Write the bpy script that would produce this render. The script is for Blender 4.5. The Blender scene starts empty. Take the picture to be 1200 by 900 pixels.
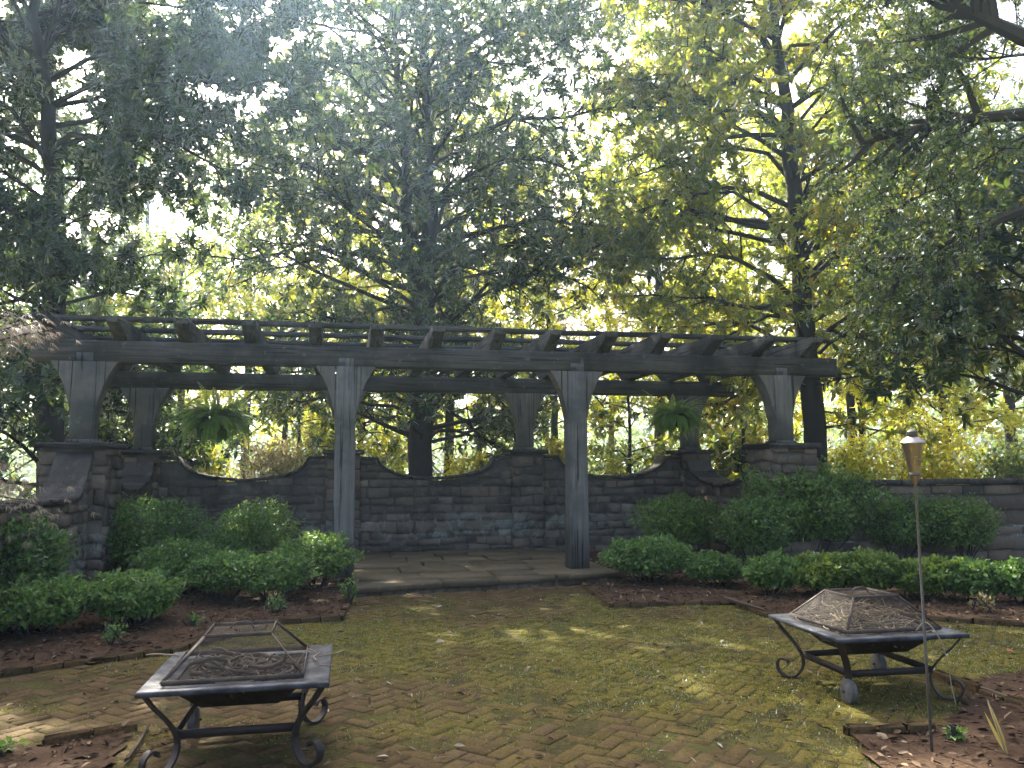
import bpy, math
import numpy as np
from mathutils import Matrix, Vector

S = bpy.context.scene
COL = S.collection
PI = math.pi
R = math.radians

# ------------------------------------------------------------------ camera, sky, sun, exposure
EYE, PITCH, ROLL, FPX = 1.45, 0.1099, -0.0068, 942.0
cam_d = bpy.data.cameras.new('camera')
cam_d.sensor_width = 36.0
cam_d.lens = FPX / 1200.0 * 36.0
cam_d.clip_start = 0.05
cam_d.clip_end = 2000.0
cam = bpy.data.objects.new('camera', cam_d)
COL.objects.link(cam)
cam.matrix_world = Matrix.Translation((0, 0, EYE)) @ Matrix.Rotation(PI / 2 + PITCH, 4, 'X') @ Matrix.Rotation(ROLL, 4, 'Z')
S.camera = cam

SUN_EL, SUN_AZ = R(43.0), R(-24.0)          # azimuth measured from +Y towards +X
world = bpy.data.worlds.new('World')
S.world = world
world.use_nodes = True
wn = world.node_tree.nodes
wl = world.node_tree.links
bg = wn['Background']
sky = wn.new('ShaderNodeTexSky')
sky.sky_type = 'NISHITA'
sky.sun_disc = False
sky.sun_elevation = SUN_EL
sky.sun_rotation = SUN_AZ
sky.dust_density = 8.0
sky.air_density = 0.55
sky.ozone_density = 0.0
wl.new(sky.outputs[0], bg.inputs[0])
bg.inputs[1].default_value = 0.15
sun_d = bpy.data.lights.new('sun', 'SUN')
sun_d.energy = 5.0
sun_d.angle = R(0.5)
sun_d.color = (1.0, 0.93, 0.80)
sun = bpy.data.objects.new('sun', sun_d)
COL.objects.link(sun)
SUNV = Vector((math.sin(SUN_AZ) * math.cos(SUN_EL), math.cos(SUN_AZ) * math.cos(SUN_EL), math.sin(SUN_EL)))
sun.rotation_euler = SUNV.to_track_quat('Z', 'Y').to_euler()
sun.location = SUNV * 60

S.view_settings.view_transform = 'Standard'
S.view_settings.look = 'None'
S.view_settings.gamma = 1.0
S.view_settings.use_curve_mapping = False
S.view_settings.exposure = 2.35
S.render.engine = 'CYCLES'
cy = S.cycles
cy.max_bounces = 7
cy.diffuse_bounces = 4
cy.glossy_bounces = 3
cy.transmission_bounces = 4
cy.transparent_max_bounces = 10
cy.sample_clamp_indirect = 6.0
cy.use_denoising = True

# ------------------------------------------------------------------ pergola frame of reference
TH = 0.2114
U = np.array([math.cos(TH), math.sin(TH), 0.0])
N = np.array([-math.sin(TH), math.cos(TH), 0.0])
ORG = np.array([-2.289, 11.006, 0.0])
SP, DP = 3.281, 3.305
def uvp(u, n, z=0.0):
    p = ORG + U * u + N * n
    return np.array([p[0], p[1], z])

def pix(px, py, z=0.0, Y=None):
    """point of the ground (or of height z, or of distance Y) seen at a pixel of the 1200 x 900 photograph"""
    a, b = px - 600.0, py - 450.0
    cr, sr = math.cos(ROLL), math.sin(ROLL)
    u, v = (a * cr + b * sr) / FPX, (-a * sr + b * cr) / FPX
    c, s = math.cos(PITCH), math.sin(PITCH)
    d = np.array([u, c + v * s, s - v * c])
    t = (Y / d[1]) if Y is not None else (z - EYE) / d[2]
    return np.array([d[0] * t, d[1] * t, EYE + d[2] * t])

# ------------------------------------------------------------------ helpers: objects
def tag(o, label=None, cat=None, group=None, kind=None):
    if label: o['label'] = label
    if cat: o['category'] = cat
    if group: o['group'] = group
    if kind: o['kind'] = kind
    return o

def empty(name, loc, label=None, cat=None, group=None, rz=0.0):
    o = bpy.data.objects.new(name, None)
    o.empty_display_size = 0.2
    o.location = [float(x) for x in loc]
    o.rotation_euler = (0, 0, rz)
    COL.objects.link(o)
    return tag(o, label, cat, group)

WORLD_KIDS = set()
def link(name, me, mat, parent=None):
    o = bpy.data.objects.new(name, me)
    if mat is not None: me.materials.append(mat)
    COL.objects.link(o)
    if parent is not None:
        o.parent = parent
        if parent.name in WORLD_KIDS:        # parts written in world coordinates
            o.matrix_parent_inverse = Matrix.Translation(-Vector(parent.location))
    return o

def raw_mesh(name, V, faces, tint=None, smooth=False):
    """faces: (k,4) or (k,3) array, or a list of index lists"""
    V = np.asarray(V, dtype=np.float32).reshape(-1, 3)
    me = bpy.data.meshes.new(name)
    if isinstance(faces, np.ndarray):
        cnt = np.full(len(faces), faces.shape[1], np.int32)
        idx = faces.astype(np.int32).ravel()
    else:
        cnt = np.array([len(f) for f in faces], np.int32)
        idx = np.array([i for f in faces for i in f], np.int32)
    start = np.concatenate([[0], np.cumsum(cnt)[:-1]]).astype(np.int32) if len(cnt) else cnt
    me.vertices.add(len(V)); me.vertices.foreach_set('co', V.ravel())
    me.loops.add(len(idx)); me.loops.foreach_set('vertex_index', idx)
    me.polygons.add(len(cnt)); me.polygons.foreach_set('loop_start', start)
    try: me.polygons.foreach_set('loop_total', cnt)
    except Exception: pass
    if smooth: me.polygons.foreach_set('use_smooth', np.ones(len(cnt), bool))
    me.update(calc_edges=True)
    if tint is not None:
        at = me.attributes.new('tint', 'FLOAT', 'POINT')
        at.data.foreach_set('value', np.asarray(tint, np.float32))
    return me

class MB:
    """collects shapes for ONE mesh object"""
    def __init__(self): self.v = []; self.f = []; self.t = []
    def add(self, vs, fs, tint=0.5):
        b = len(self.v)
        self.v += [tuple(map(float, p)) for p in vs]
        self.f += [[i + b for i in f] for f in fs]
        self.t += [tint] * len(vs)
    def box(self, x0, y0, z0, x1, y1, z1, ch=0.0, M=None, tint=0.5, jit=None):
        if ch <= 0:
            vs = [(x, y, z) for z in (z0, z1) for y in (y0, y1) for x in (x0, x1)]
            fs = [(0, 2, 3, 1), (4, 5, 7, 6), (0, 1, 5, 4), (2, 6, 7, 3), (0, 4, 6, 2), (1, 3, 7, 5)]
        else:
            vs = []; idx = {}
            X, Y, Z = (x0, x1), (y0, y1), (z0, z1)
            for i in (0, 1):
                for j in (0, 1):
                    for k in (0, 1):
                        sx, sy, sz = 1 - 2 * i, 1 - 2 * j, 1 - 2 * k
                        idx[i, j, k, 0] = len(vs); vs.append((X[i], Y[j] + sy * ch, Z[k] + sz * ch))
                        idx[i, j, k, 1] = len(vs); vs.append((X[i] + sx * ch, Y[j], Z[k] + sz * ch))
                        idx[i, j, k, 2] = len(vs); vs.append((X[i] + sx * ch, Y[j] + sy * ch, Z[k]))
            fs = []
            def q(*a): fs.append([idx[x] for x in a])
            for i in (0, 1):
                o = [(i, 0, 0, 0), (i, 1, 0, 0), (i, 1, 1, 0), (i, 0, 1, 0)]
                q(*(o if i else o[::-1]))
                o = [(0, i, 0, 1), (1, i, 0, 1), (1, i, 1, 1), (0, i, 1, 1)]
                q(*(o[::-1] if i else o))
                o = [(0, 0, i, 2), (1, 0, i, 2), (1, 1, i, 2), (0, 1, i, 2)]
                q(*(o if i else o[::-1]))
            for a in (0, 1):
                for b in (0, 1):
                    q((a, b, 0, 0), (a, b, 1, 0), (a, b, 1, 1), (a, b, 0, 1))
                    q((a, 0, b, 0), (a, 1, b, 0), (a, 1, b, 2), (a, 0, b, 2))
                    q((0, a, b, 1), (1, a, b, 1), (1, a, b, 2), (0, a, b, 2))
            for i in (0, 1):
                for j in (0, 1):
                    for k in (0, 1): q((i, j, k, 0), (i, j, k, 1), (i, j, k, 2))
        if jit is not None:
            vs = [tuple(np.array(p) + jit.normal(0, 1, 3) * 0.003) for p in vs]
        if M is not None: vs = [tuple(M @ Vector(p)) for p in vs]
        self.add(vs, fs, tint)
    def prism(self, prof, axis, a0, a1, M=None, tint=0.5):
        """prof: (p,q) outline; axis 'x': p->y,q->z ; 'y': p->x,q->z ; 'z': p->x,q->y"""
        def mk(p, q, a):
            return {'x': (a, p, q), 'y': (p, a, q), 'z': (p, q, a)}[axis]
        n = len(prof)
        vs = [mk(p, q, a0) for p, q in prof] + [mk(p, q, a1) for p, q in prof]
        fs = [list(range(n))[::-1], [i + n for i in range(n)]]
        fs += [[i, (i + 1) % n, (i + 1) % n + n, i + n] for i in range(n)]
        if M is not None: vs = [tuple(M @ Vector(p)) for p in vs]
        self.add(vs, fs, tint)
    def tube(self, pts, rad, sides=8, tint=0.5, cap=True):
        pts = [Vector(p) for p in pts]
        n = len(pts)
        rads = rad if hasattr(rad, '__len__') else [rad] * n
        vs = []; ref = Vector((0.31, 0.17, 0.93)).normalized()
        for i, p in enumerate(pts):
            d = (pts[min(i + 1, n - 1)] - pts[max(i - 1, 0)]).normalized()
            a = d.cross(ref)
            if a.length < 0.1: a = d.cross(Vector((1, 0, 0)))
            a.normalize(); b = d.cross(a)
            ref = b.cross(d) if False else ref
            for k in range(sides):
                an = 2 * PI * k / sides
                vs.append(p + (a * math.cos(an) + b * math.sin(an)) * rads[i])
        fs = []
        for i in range(n - 1):
            for k in range(sides):
                k2 = (k + 1) % sides
                fs.append([i * sides + k, i * sides + k2, (i + 1) * sides + k2, (i + 1) * sides + k])
        if cap:
            fs.append(list(range(sides))[::-1]); fs.append([(n - 1) * sides + k for k in range(sides)])
        self.add(vs, fs, tint)
    def strip(self, pts, wdir, w, th, tint=0.5):
        """flat bar swept along pts; wdir is the width direction"""
        pts = [Vector(p) for p in pts]; n = len(pts); wd = Vector(wdir).normalized()
        vs = []
        for i, p in enumerate(pts):
            d = (pts[min(i + 1, n - 1)] - pts[max(i - 1, 0)]).normalized()
            nn = d.cross(wd).normalized()
            for a, b in ((-1, -1), (1, -1), (1, 1), (-1, 1)):
                vs.append(p + wd * (a * w / 2) + nn * (b * th / 2))
        fs = []
        for i in range(n - 1):
            for k in range(4):
                k2 = (k + 1) % 4
                fs.append([i * 4 + k, i * 4 + k2, (i + 1) * 4 + k2, (i + 1) * 4 + k])
        fs.append([3, 2, 1, 0]); fs.append([(n - 1) * 4 + k for k in range(4)])
        self.add(vs, fs, tint)
    def lathe(self, prof, seg=20, M=None, tint=0.5):
        n = len(prof); vs = []
        for r, z in prof:
            for k in range(seg):
                a = 2 * PI * k / seg
                vs.append((r * math.cos(a), r * math.sin(a), z))
        fs = []
        for i in range(n - 1):
            for k in range(seg):
                k2 = (k + 1) % seg
                fs.append([i * seg + k, i * seg + k2, (i + 1) * seg + k2, (i + 1) * seg + k])
        fs.append(list(range(seg))[::-1]); fs.append([(n - 1) * seg + k for k in range(seg)])
        if M is not None: vs = [tuple(M @ Vector(p)) for p in vs]
        self.add(vs, fs, tint)
    def build(self, name, mat, parent=None, smooth=False, bevel=0.0):
        me = raw_mesh(name, self.v, self.f, self.t, smooth)
        o = link(name, me, mat, parent)
        if bevel > 0:
            m = o.modifiers.new('bevel', 'BEVEL'); m.width = bevel; m.segments = 2; m.limit_method = 'ANGLE'
        if smooth:
            try: me.set_sharp_from_angle(angle=R(38))
            except Exception: pass
        return o

# ------------------------------------------------------------------ helpers: noise
def vnoise(x, y, seed=0):
    x = np.asarray(x, float); y = np.asarray(y, float)
    xi = np.floor(x).astype(np.int64); yi = np.floor(y).astype(np.int64)
    xf = x - xi; yf = y - yi
    def h(a, b):
        s = np.sin(a * 127.1 + b * 311.7 + seed * 74.7) * 43758.5453
        return s - np.floor(s)
    u = xf * xf * (3 - 2 * xf); v = yf * yf * (3 - 2 * yf)
    return (h(xi, yi) * (1 - u) + h(xi + 1, yi) * u) * (1 - v) + (h(xi, yi + 1) * (1 - u) + h(xi + 1, yi + 1) * u) * v
def fbm(x, y, seed=0, o=4):
    s = 0; a = 0.5; x = np.asarray(x, float); y = np.asarray(y, float)
    for i in range(o):
        s = s + a * vnoise(x, y, seed + i); x = x * 2.03 + 3.1; y = y * 2.03 + 1.7; a *= 0.5
    return s / (1 - 0.5 ** o)

def inside(poly, x, y):
    x = np.asarray(x); y = np.asarray(y)
    r = np.zeros(x.shape, bool); n = len(poly)
    for i in range(n):
        x1, y1 = poly[i][:2]; x2, y2 = poly[(i + 1) % n][:2]
        c = ((y1 > y) != (y2 > y)) & (x < (x2 - x1) * (y - y1) / ((y2 - y1) + 1e-12) + x1)
        r ^= c
    return r

# ------------------------------------------------------------------ helpers: materials
def new_mat(name):
    m = bpy.data.materials.new(name); m.use_nodes = True
    nt = m.node_tree
    for n in list(nt.nodes): nt.nodes.remove(n)
    return m, nt.nodes, nt.links
def ramp(nodes, stops, interp='LINEAR'):
    r = nodes.new('ShaderNodeValToRGB'); cr = r.color_ramp; cr.interpolation = interp
    while len(cr.elements) < len(stops): cr.elements.new(0.5)
    for e, (p, c) in zip(cr.elements, stops):
        e.position = p; e.color = (c[0], c[1], c[2], 1)
    return r
def noise(nodes, links, scale, detail=4, rough=0.6, vec=None, dist=0.0):
    n = nodes.new('ShaderNodeTexNoise')
    n.inputs['Scale'].default_value = scale; n.inputs['Detail'].default_value = detail
    n.inputs['Roughness'].default_value = rough; n.inputs['Distortion'].default_value = dist
    if vec is not None: links.new(vec, n.inputs['Vector'])
    return n
def mapping(nodes, links, src, scale=(1, 1, 1)):
    m = nodes.new('ShaderNodeMapping'); m.inputs['Scale'].default_value = scale
    links.new(src, m.inputs['Vector']); return m.outputs[0]
def mixc(nodes, links, fac, a, b, blend='MIX'):
    m = nodes.new('ShaderNodeMix'); m.data_type = 'RGBA'; m.blend_type = blend
    for s, val in ((0, fac), (6, a), (7, b)):
        if hasattr(val, 'links') or hasattr(val, 'is_linked'): links.new(val, m.inputs[s])
        elif s == 0: m.inputs[0].default_value = val
        else: m.inputs[s].default_value = (*val, 1)
    return m.outputs[2]
def mrange(nodes, links, v, a, b, c=0.0, d=1.0):
    m = nodes.new('ShaderNodeMapRange'); m.interpolation_type = 'SMOOTHSTEP'
    links.new(v, m.inputs[0])
    for i, x in enumerate((a, b, c, d)): m.inputs[i + 1].default_value = x
    return m.outputs[0]
def attr(nodes, name='tint'):
    a = nodes.new('ShaderNodeAttribute'); a.attribute_name = name; return a.outputs['Fac']
def finish(nodes, links, col, rough=0.8, bump=None, bstr=0.3, bdist=0.02, spec=0.3, metal=0.0):
    p = nodes.new('ShaderNodeBsdfPrincipled'); o = nodes.new('ShaderNodeOutputMaterial')
    if hasattr(col, 'is_linked'): links.new(col, p.inputs['Base Color'])
    else: p.inputs['Base Color'].default_value = (*col, 1)
    if hasattr(rough, 'is_linked'): links.new(rough, p.inputs['Roughness'])
    else: p.inputs['Roughness'].default_value = rough
    p.inputs['Metallic'].default_value = metal
    p.inputs['Specular IOR Level'].default_value = spec
    if bump is not None:
        b = nodes.new('ShaderNodeBump'); b.inputs['Strength'].default_value = bstr; b.inputs['Distance'].default_value = bdist
        links.new(bump, b.inputs['Height']); links.new(b.outputs[0], p.inputs['Normal'])
    links.new(p.outputs[0], o.inputs[0])
    return p

def mat_leaf(name, dif, tra, trans=0.45, gloss=0.10, rough=0.38):
    """thin leaf: diffuse + translucent + waxy gloss; colour varies leaf by leaf through 'tint'"""
    m, n, l = new_mat(name)
    t = attr(n)
    rd = ramp(n, dif); l.new(t, rd.inputs[0])
    rt = ramp(n, tra); l.new(t, rt.inputs[0])
    d = n.new('ShaderNodeBsdfDiffuse'); l.new(rd.outputs[0], d.inputs[0])
    tr = n.new('ShaderNodeBsdfTranslucent'); l.new(rt.outputs[0], tr.inputs[0])
    mx = n.new('ShaderNodeMixShader'); mx.inputs[0].default_value = trans
    l.new(d.outputs[0], mx.inputs[1]); l.new(tr.outputs[0], mx.inputs[2])
    g = n.new('ShaderNodeBsdfGlossy'); g.inputs['Roughness'].default_value = rough
    g.inputs['Color'].default_value = (0.9, 0.95, 1.0, 1)
    fr = n.new('ShaderNodeFresnel'); fr.inputs[0].default_value = 1.45
    mu = n.new('ShaderNodeMath'); mu.operation = 'MULTIPLY'; mu.inputs[1].default_value = gloss * 8
    l.new(fr.outputs[0], mu.inputs[0])
    mn = n.new('ShaderNodeMath'); mn.operation = 'MINIMUM'; mn.inputs[1].default_value = 0.5
    l.new(mu.outputs[0], mn.inputs[0])
    m2 = n.new('ShaderNodeMixShader'); l.new(mn.outputs[0], m2.inputs[0])
    l.new(mx.outputs[0], m2.inputs[1]); l.new(g.outputs[0], m2.inputs[2])
    o = n.new('ShaderNodeOutputMaterial'); l.new(m2.outputs[0], o.inputs[0])
    return m

def mat_wood(name, c0, c1, c2, axis='z'):
    m, n, l = new_mat(name)
    tc = n.new('ShaderNodeTexCoord').outputs['Object']
    sc = {'z': (14, 14, 0.7), 'x': (0.7, 14, 14), 'y': (14, 0.7, 14)}[axis]
    g = noise(n, l, 1.6, 6, 0.65, mapping(n, l, tc, sc), 0.4)
    sp = noise(n, l, 1.1, 4, 0.6, tc)
    fl = noise(n, l, 9.0, 5, 0.7, tc)
    r = ramp(n, [(0.3, c0), (0.52, c1), (0.75, c2)]); l.new(g.outputs['Fac'], r.inputs[0])
    c = mixc(n, l, mrange(n, l, sp.outputs['Fac'], 0.42, 0.68), r.outputs[0], (c0[0] * 0.7, c0[1] * 0.75, c0[2] * 0.7))
    ck = noise(n, l, 2.3, 3, 0.5, mapping(n, l, tc, {'z': (11, 11, 0.28), 'x': (0.28, 11, 11), 'y': (11, 0.28, 11)}[axis]), 0.25)
    c = mixc(n, l, mrange(n, l, ck.outputs['Fac'], 0.40, 0.34, 0, 0.85), c, (0.018, 0.017, 0.016))
    # lichen bloom
    c = mixc(n, l, mrange(n, l, fl.outputs['Fac'], 0.58, 0.72, 0, 0.45), c, (0.22, 0.225, 0.18))
    finish(n, l, c, 0.85, g.outputs['Fac'], 0.8, 0.02, 0.2)
    return m

def mat_stone(name, stops, stain=(0.02, 0.02, 0.02), bloom=0.0):
    m, n, l = new_mat(name)
    tc = n.new('ShaderNodeTexCoord').outputs['Object']
    r = ramp(n, stops); l.new(attr(n), r.inputs[0])
    f = noise(n, l, 22, 6, 0.7, tc)
    c = mixc(n, l, 0.55, r.outputs[0], mixc(n, l, f.outputs['Fac'], (0.25, 0.25, 0.25), (1.0, 0.97, 0.92)), 'MULTIPLY')
    b = noise(n, l, 1.1, 5, 0.65, tc, 0.6)
    c = mixc(n, l, mrange(n, l, b.outputs['Fac'], 0.45, 0.66, 0, 0.7), c, stain)
    pb = noise(n, l, 3.3, 7, 0.8, tc, 0.8)
    c = mixc(n, l, mrange(n, l, pb.outputs['Fac'], 0.52, 0.66, 0, 0.55), c, (0.22, 0.205, 0.175))
    li = noise(n, l, 7, 6, 0.75, tc)
    c = mixc(n, l, mrange(n, l, li.outputs['Fac'], 0.60, 0.70, 0, 0.5), c, (0.26, 0.26, 0.22))
    if bloom > 0:
        sx = n.new('ShaderNodeSeparateXYZ'); l.new(tc, sx.inputs[0])
        z1 = mrange(n, l, sx.outputs[2], 0.22, 0.36); z2 = mrange(n, l, sx.outputs[2], 0.95, 0.55)
        e = noise(n, l, 2.4, 6, 0.75, tc, 1.0)
        mm = n.new('ShaderNodeMath'); mm.operation = 'MULTIPLY'; l.new(z1, mm.inputs[0]); l.new(z2, mm.inputs[1])
        m3 = n.new('ShaderNodeMath'); m3.operation = 'MULTIPLY'; l.new(mm.outputs[0], m3.inputs[0])
        l.new(mrange(n, l, e.outputs['Fac'], 0.46, 0.62, 0, bloom), m3.inputs[1])
        c = mixc(n, l, m3.outputs[0], c, (0.34, 0.40, 0.34))
    f9 = noise(n, l, 8, 8, 0.75, tc, 0.5)
    finish(n, l, c, 0.9, f9.outputs['Fac'], 0.9, 0.05, 0.2)
    return m

def mat_plain(name, c, rough=0.6, metal=0.0, var=0.25, scale=12, c2=None, spec=0.4, bstr=0.2):
    m, n, l = new_mat(name)
    tc = n.new('ShaderNodeTexCoord').outputs['Object']
    f = noise(n, l, scale, 6, 0.7, tc)
    c2 = c2 or tuple(x * (1 - var) for x in c)
    cc = mixc(n, l, mrange(n, l, f.outputs['Fac'], 0.35, 0.65), c, c2)
    finish(n, l, cc, mrange(n, l, f.outputs['Fac'], 0.3, 0.7, rough * 0.75, min(1, rough * 1.25)), f.outputs['Fac'], bstr, 0.004, spec, metal)
    return m

def mat_tint(name, stops, rough=0.9, scale=30, mulf=0.5):
    m, n, l = new_mat(name)
    tc = n.new('ShaderNodeTexCoord').outputs['Object']
    r = ramp(n, stops); l.new(attr(n), r.inputs[0])
    f = noise(n, l, scale, 5, 0.7, tc)
    c = mixc(n, l, mulf, r.outputs[0], mixc(n, l, f.outputs['Fac'], (0.3, 0.3, 0.3), (1.0, 1.0, 1.0)), 'MULTIPLY')
    finish(n, l, c, rough, f.outputs['Fac'], 0.4, 0.01, 0.2)
    return m

def mat_ground(name, cols, scale=3.0, bump=0.5):
    m, n, l = new_mat(name)
    tc = n.new('ShaderNodeTexCoord').outputs['Object']
    a = noise(n, l, scale, 8, 0.75, tc, 0.3); b = noise(n, l, scale * 14, 5, 0.8, tc)
    mm = n.new('ShaderNodeMath'); mm.operation = 'ADD'; l.new(a.outputs['Fac'], mm.inputs[0]); l.new(b.outputs['Fac'], mm.inputs[1])
    hm = n.new('ShaderNodeMath'); hm.operation = 'MULTIPLY'; hm.inputs[1].default_value = 0.5; l.new(mm.outputs[0], hm.inputs[0])
    k = len(cols)
    r = ramp(n, [(0.36 + 0.28 * i / (k - 1), c) for i, c in enumerate(cols)]); l.new(hm.outputs[0], r.inputs[0])
    finish(n, l, r.outputs[0], 0.95, hm.outputs[0], bump, 0.05, 0.1)
    return m

M = {}
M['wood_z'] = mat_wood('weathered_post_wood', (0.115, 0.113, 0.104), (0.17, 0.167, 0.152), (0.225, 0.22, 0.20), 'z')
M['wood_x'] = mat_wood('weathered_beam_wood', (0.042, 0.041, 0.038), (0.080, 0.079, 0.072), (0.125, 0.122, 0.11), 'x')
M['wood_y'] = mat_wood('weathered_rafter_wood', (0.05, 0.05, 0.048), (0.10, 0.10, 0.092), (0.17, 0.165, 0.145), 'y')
M['stone'] = mat_stone('dark_wall_stone', [(0.0, (0.11, 0.095, 0.075)), (0.4, (0.20, 0.172, 0.132)), (0.75, (0.29, 0.235, 0.172)), (1.0, (0.40, 0.355, 0.285))], (0.072, 0.065, 0.055), 0.5)
M['mortar'] = mat_stone('old_mortar', [(0.0, (0.15, 0.14, 0.12)), (1.0, (0.15, 0.14, 0.12))], (0.06, 0.056, 0.05), 0.9)
M['stone_tan'] = mat_stone('tan_wall_stone', [(0.0, (0.13, 0.115, 0.095)), (0.5, (0.25, 0.20, 0.145)), (1.0, (0.34, 0.29, 0.22))], (0.07, 0.06, 0.055), 0.0)
M['cap'] = mat_stone('cap_stone', [(0.0, (0.075, 0.07, 0.062)), (1.0, (0.13, 0.118, 0.098))], (0.04, 0.038, 0.034), 0.0)
M['flag'] = mat_stone('flagstone', [(0.0, (0.13, 0.105, 0.062)), (1.0, (0.23, 0.185, 0.11))], (0.085, 0.072, 0.035), 0.0)
M['ground'] = mat_ground('woodland_floor', [(0.05, 0.045, 0.02), (0.12, 0.11, 0.03), (0.16, 0.17, 0.04), (0.24, 0.20, 0.09)], 0.8)
M['mulch'] = mat_ground('red_mulch', [(0.022, 0.014, 0.009), (0.055, 0.034, 0.020), (0.09, 0.056, 0.033), (0.13, 0.094, 0.06)], 3.0, 0.8)
M['chip'] = mat_tint('mulch_chip', [(0.0, (0.03, 0.018, 0.011)), (0.5, (0.08, 0.047, 0.027)), (0.85, (0.13, 0.08, 0.046)), (1.0, (0.30, 0.23, 0.15))])
M['joint'] = mat_ground('mossy_joint_soil', [(0.022, 0.016, 0.010), (0.04, 0.032, 0.014), (0.065, 0.062, 0.018), (0.11, 0.11, 0.025)], 2.0)
M['iron'] = mat_plain('black_iron', (0.022, 0.021, 0.021), 0.6, 0.3, 0.4, 18, (0.05, 0.036, 0.028))
M['rim'] = mat_plain('slate_grey_rim', (0.060, 0.068, 0.080), 0.62, 0.0, 0.3, 9, (0.024, 0.026, 0.031), 0.2)
M['rust'] = mat_plain('rusty_screen_frame', (0.10, 0.075, 0.055), 0.75, 0.2, 0.4, 14, (0.05, 0.045, 0.042))
M['steel'] = mat_plain('brushed_steel', (0.42, 0.385, 0.36), 0.30, 1.0, 0.06, 2, bstr=0.02)
M['darksteel'] = mat_plain('dark_steel', (0.12, 0.115, 0.11), 0.4, 0.8, 0.3, 25)
M['tyre'] = mat_plain('grey_wheel_rubber', (0.12, 0.115, 0.105), 0.85, 0.0, 0.4, 20)
M['basket'] = mat_plain('basket_coir', (0.06, 0.04, 0.025), 0.95, 0.0, 0.4, 30)
M['bark'] = mat_tint('tree_bark', [(0.0, (0.035, 0.032, 0.028)), (1.0, (0.085, 0.08, 0.07))], 0.95, 9, 0.7)
M['bark_pale'] = mat_tint('pale_bark', [(0.0, (0.13, 0.11, 0.085)), (1.0, (0.22, 0.19, 0.15))], 0.95, 9, 0.6)
M['twig'] = mat_tint('dry_twig', [(0.0, (0.055, 0.042, 0.030)), (0.5, (0.15, 0.12, 0.08)), (1.0, (0.36, 0.30, 0.19))], 0.9, 40, 0.3)
M['brick'] = None   # built below

def mat_brick():
    m, n, l = new_mat('mossy_paving_brick')
    tc = n.new('ShaderNodeTexCoord').outputs['Object']
    r = ramp(n, [(0.0, (0.046, 0.031, 0.019)), (0.35, (0.072, 0.048, 0.028)), (0.7, (0.095, 0.066, 0.038)), (1.0, (0.125, 0.095, 0.058))])
    l.new(attr(n), r.inputs[0])
    f = noise(n, l, 35, 6, 0.75, tc)
    c = r.outputs[0]
    mo = attr(n, 'moss')
    f2 = noise(n, l, 9, 8, 0.8, tc, 0.4)
    ad = n.new('ShaderNodeMath'); ad.operation = 'ADD'; l.new(mo, ad.inputs[0]); l.new(f2.outputs['Fac'], ad.inputs[1])
    fac = mrange(n, l, ad.outputs[0], 0.86, 1.22, 0, 0.88)
    f3 = noise(n, l, 60, 4, 0.7, tc)
    mc = mixc(n, l, f3.outputs['Fac'], (0.060, 0.062, 0.010), (0.205, 0.195, 0.016))
    c = mixc(n, l, fac, c, mc)
    # thin olive algae film everywhere
    c = mixc(n, l, mrange(n, l, f2.outputs['Fac'], 0.32, 0.66, 0.2, 0.7), c, (0.085, 0.060, 0.020))
    gr = noise(n, l, 55, 6, 0.8, tc)
    c = mixc(n, l, 0.85, c, mixc(n, l, mrange(n, l, gr.outputs['Fac'], 0.3, 0.7), (0.35, 0.33, 0.3), (1.35, 1.3, 1.2)), 'MULTIPLY')
    finish(n, l, c, 0.92, f.outputs['Fac'], 0.5, 0.01, 0.15)
    return m
M['brick'] = mat_brick()

def screen_mat():
    m, n, l = new_mat('fine_wire_mesh')
    p = n.new('ShaderNodeBsdfPrincipled'); p.inputs['Base Color'].default_value = (0.055, 0.042, 0.03, 1)
    p.inputs['Roughness'].default_value = 0.7
    t = n.new('ShaderNodeBsdfTransparent'); mx = n.new('ShaderNodeMixShader')
    tc = n.new('ShaderNodeTexCoord').outputs['Object']
    f = noise(n, l, 14, 5, 0.7, tc)
    l.new(mrange(n, l, f.outputs['Fac'], 0.3, 0.7, 0.17, 0.34), mx.inputs[0])
    l.new(t.outputs[0], mx.inputs[1]); l.new(p.outputs[0], mx.inputs[2])
    o = n.new('ShaderNodeOutputMaterial'); l.new(mx.outputs[0], o.inputs[0])
    return m
M['screen'] = screen_mat()

M['l_magnolia'] = mat_leaf('magnolia_leaf',
    [(0, (0.018, 0.042, 0.022)), (0.6, (0.034, 0.070, 0.028)), (0.92, (0.07, 0.10, 0.03)), (1, (0.16, 0.12, 0.04))],
    [(0, (0.08, 0.15, 0.03)), (0.5, (0.18, 0.26, 0.03)), (0.8, (0.42, 0.46, 0.05)), (1, (0.60, 0.42, 0.06))], 0.34, 0.085, 0.36)
M['l_magnolia_b'] = mat_leaf('magnolia_leaf_golden',
    [(0, (0.025, 0.055, 0.020)), (0.5, (0.050, 0.090, 0.025)), (0.9, (0.10, 0.13, 0.03)), (1, (0.18, 0.14, 0.04))],
    [(0, (0.15, 0.26, 0.03)), (0.45, (0.42, 0.50, 0.04)), (0.85, (0.70, 0.66, 0.06)), (1, (0.78, 0.52, 0.06))], 0.60, 0.08, 0.36)
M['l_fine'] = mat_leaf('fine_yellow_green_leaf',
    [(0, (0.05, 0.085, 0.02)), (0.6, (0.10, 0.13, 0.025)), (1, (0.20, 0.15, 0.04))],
    [(0, (0.36, 0.48, 0.03)), (0.5, (0.70, 0.74, 0.05)), (1, (0.84, 0.70, 0.08))], 0.64, 0.04, 0.5)
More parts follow.
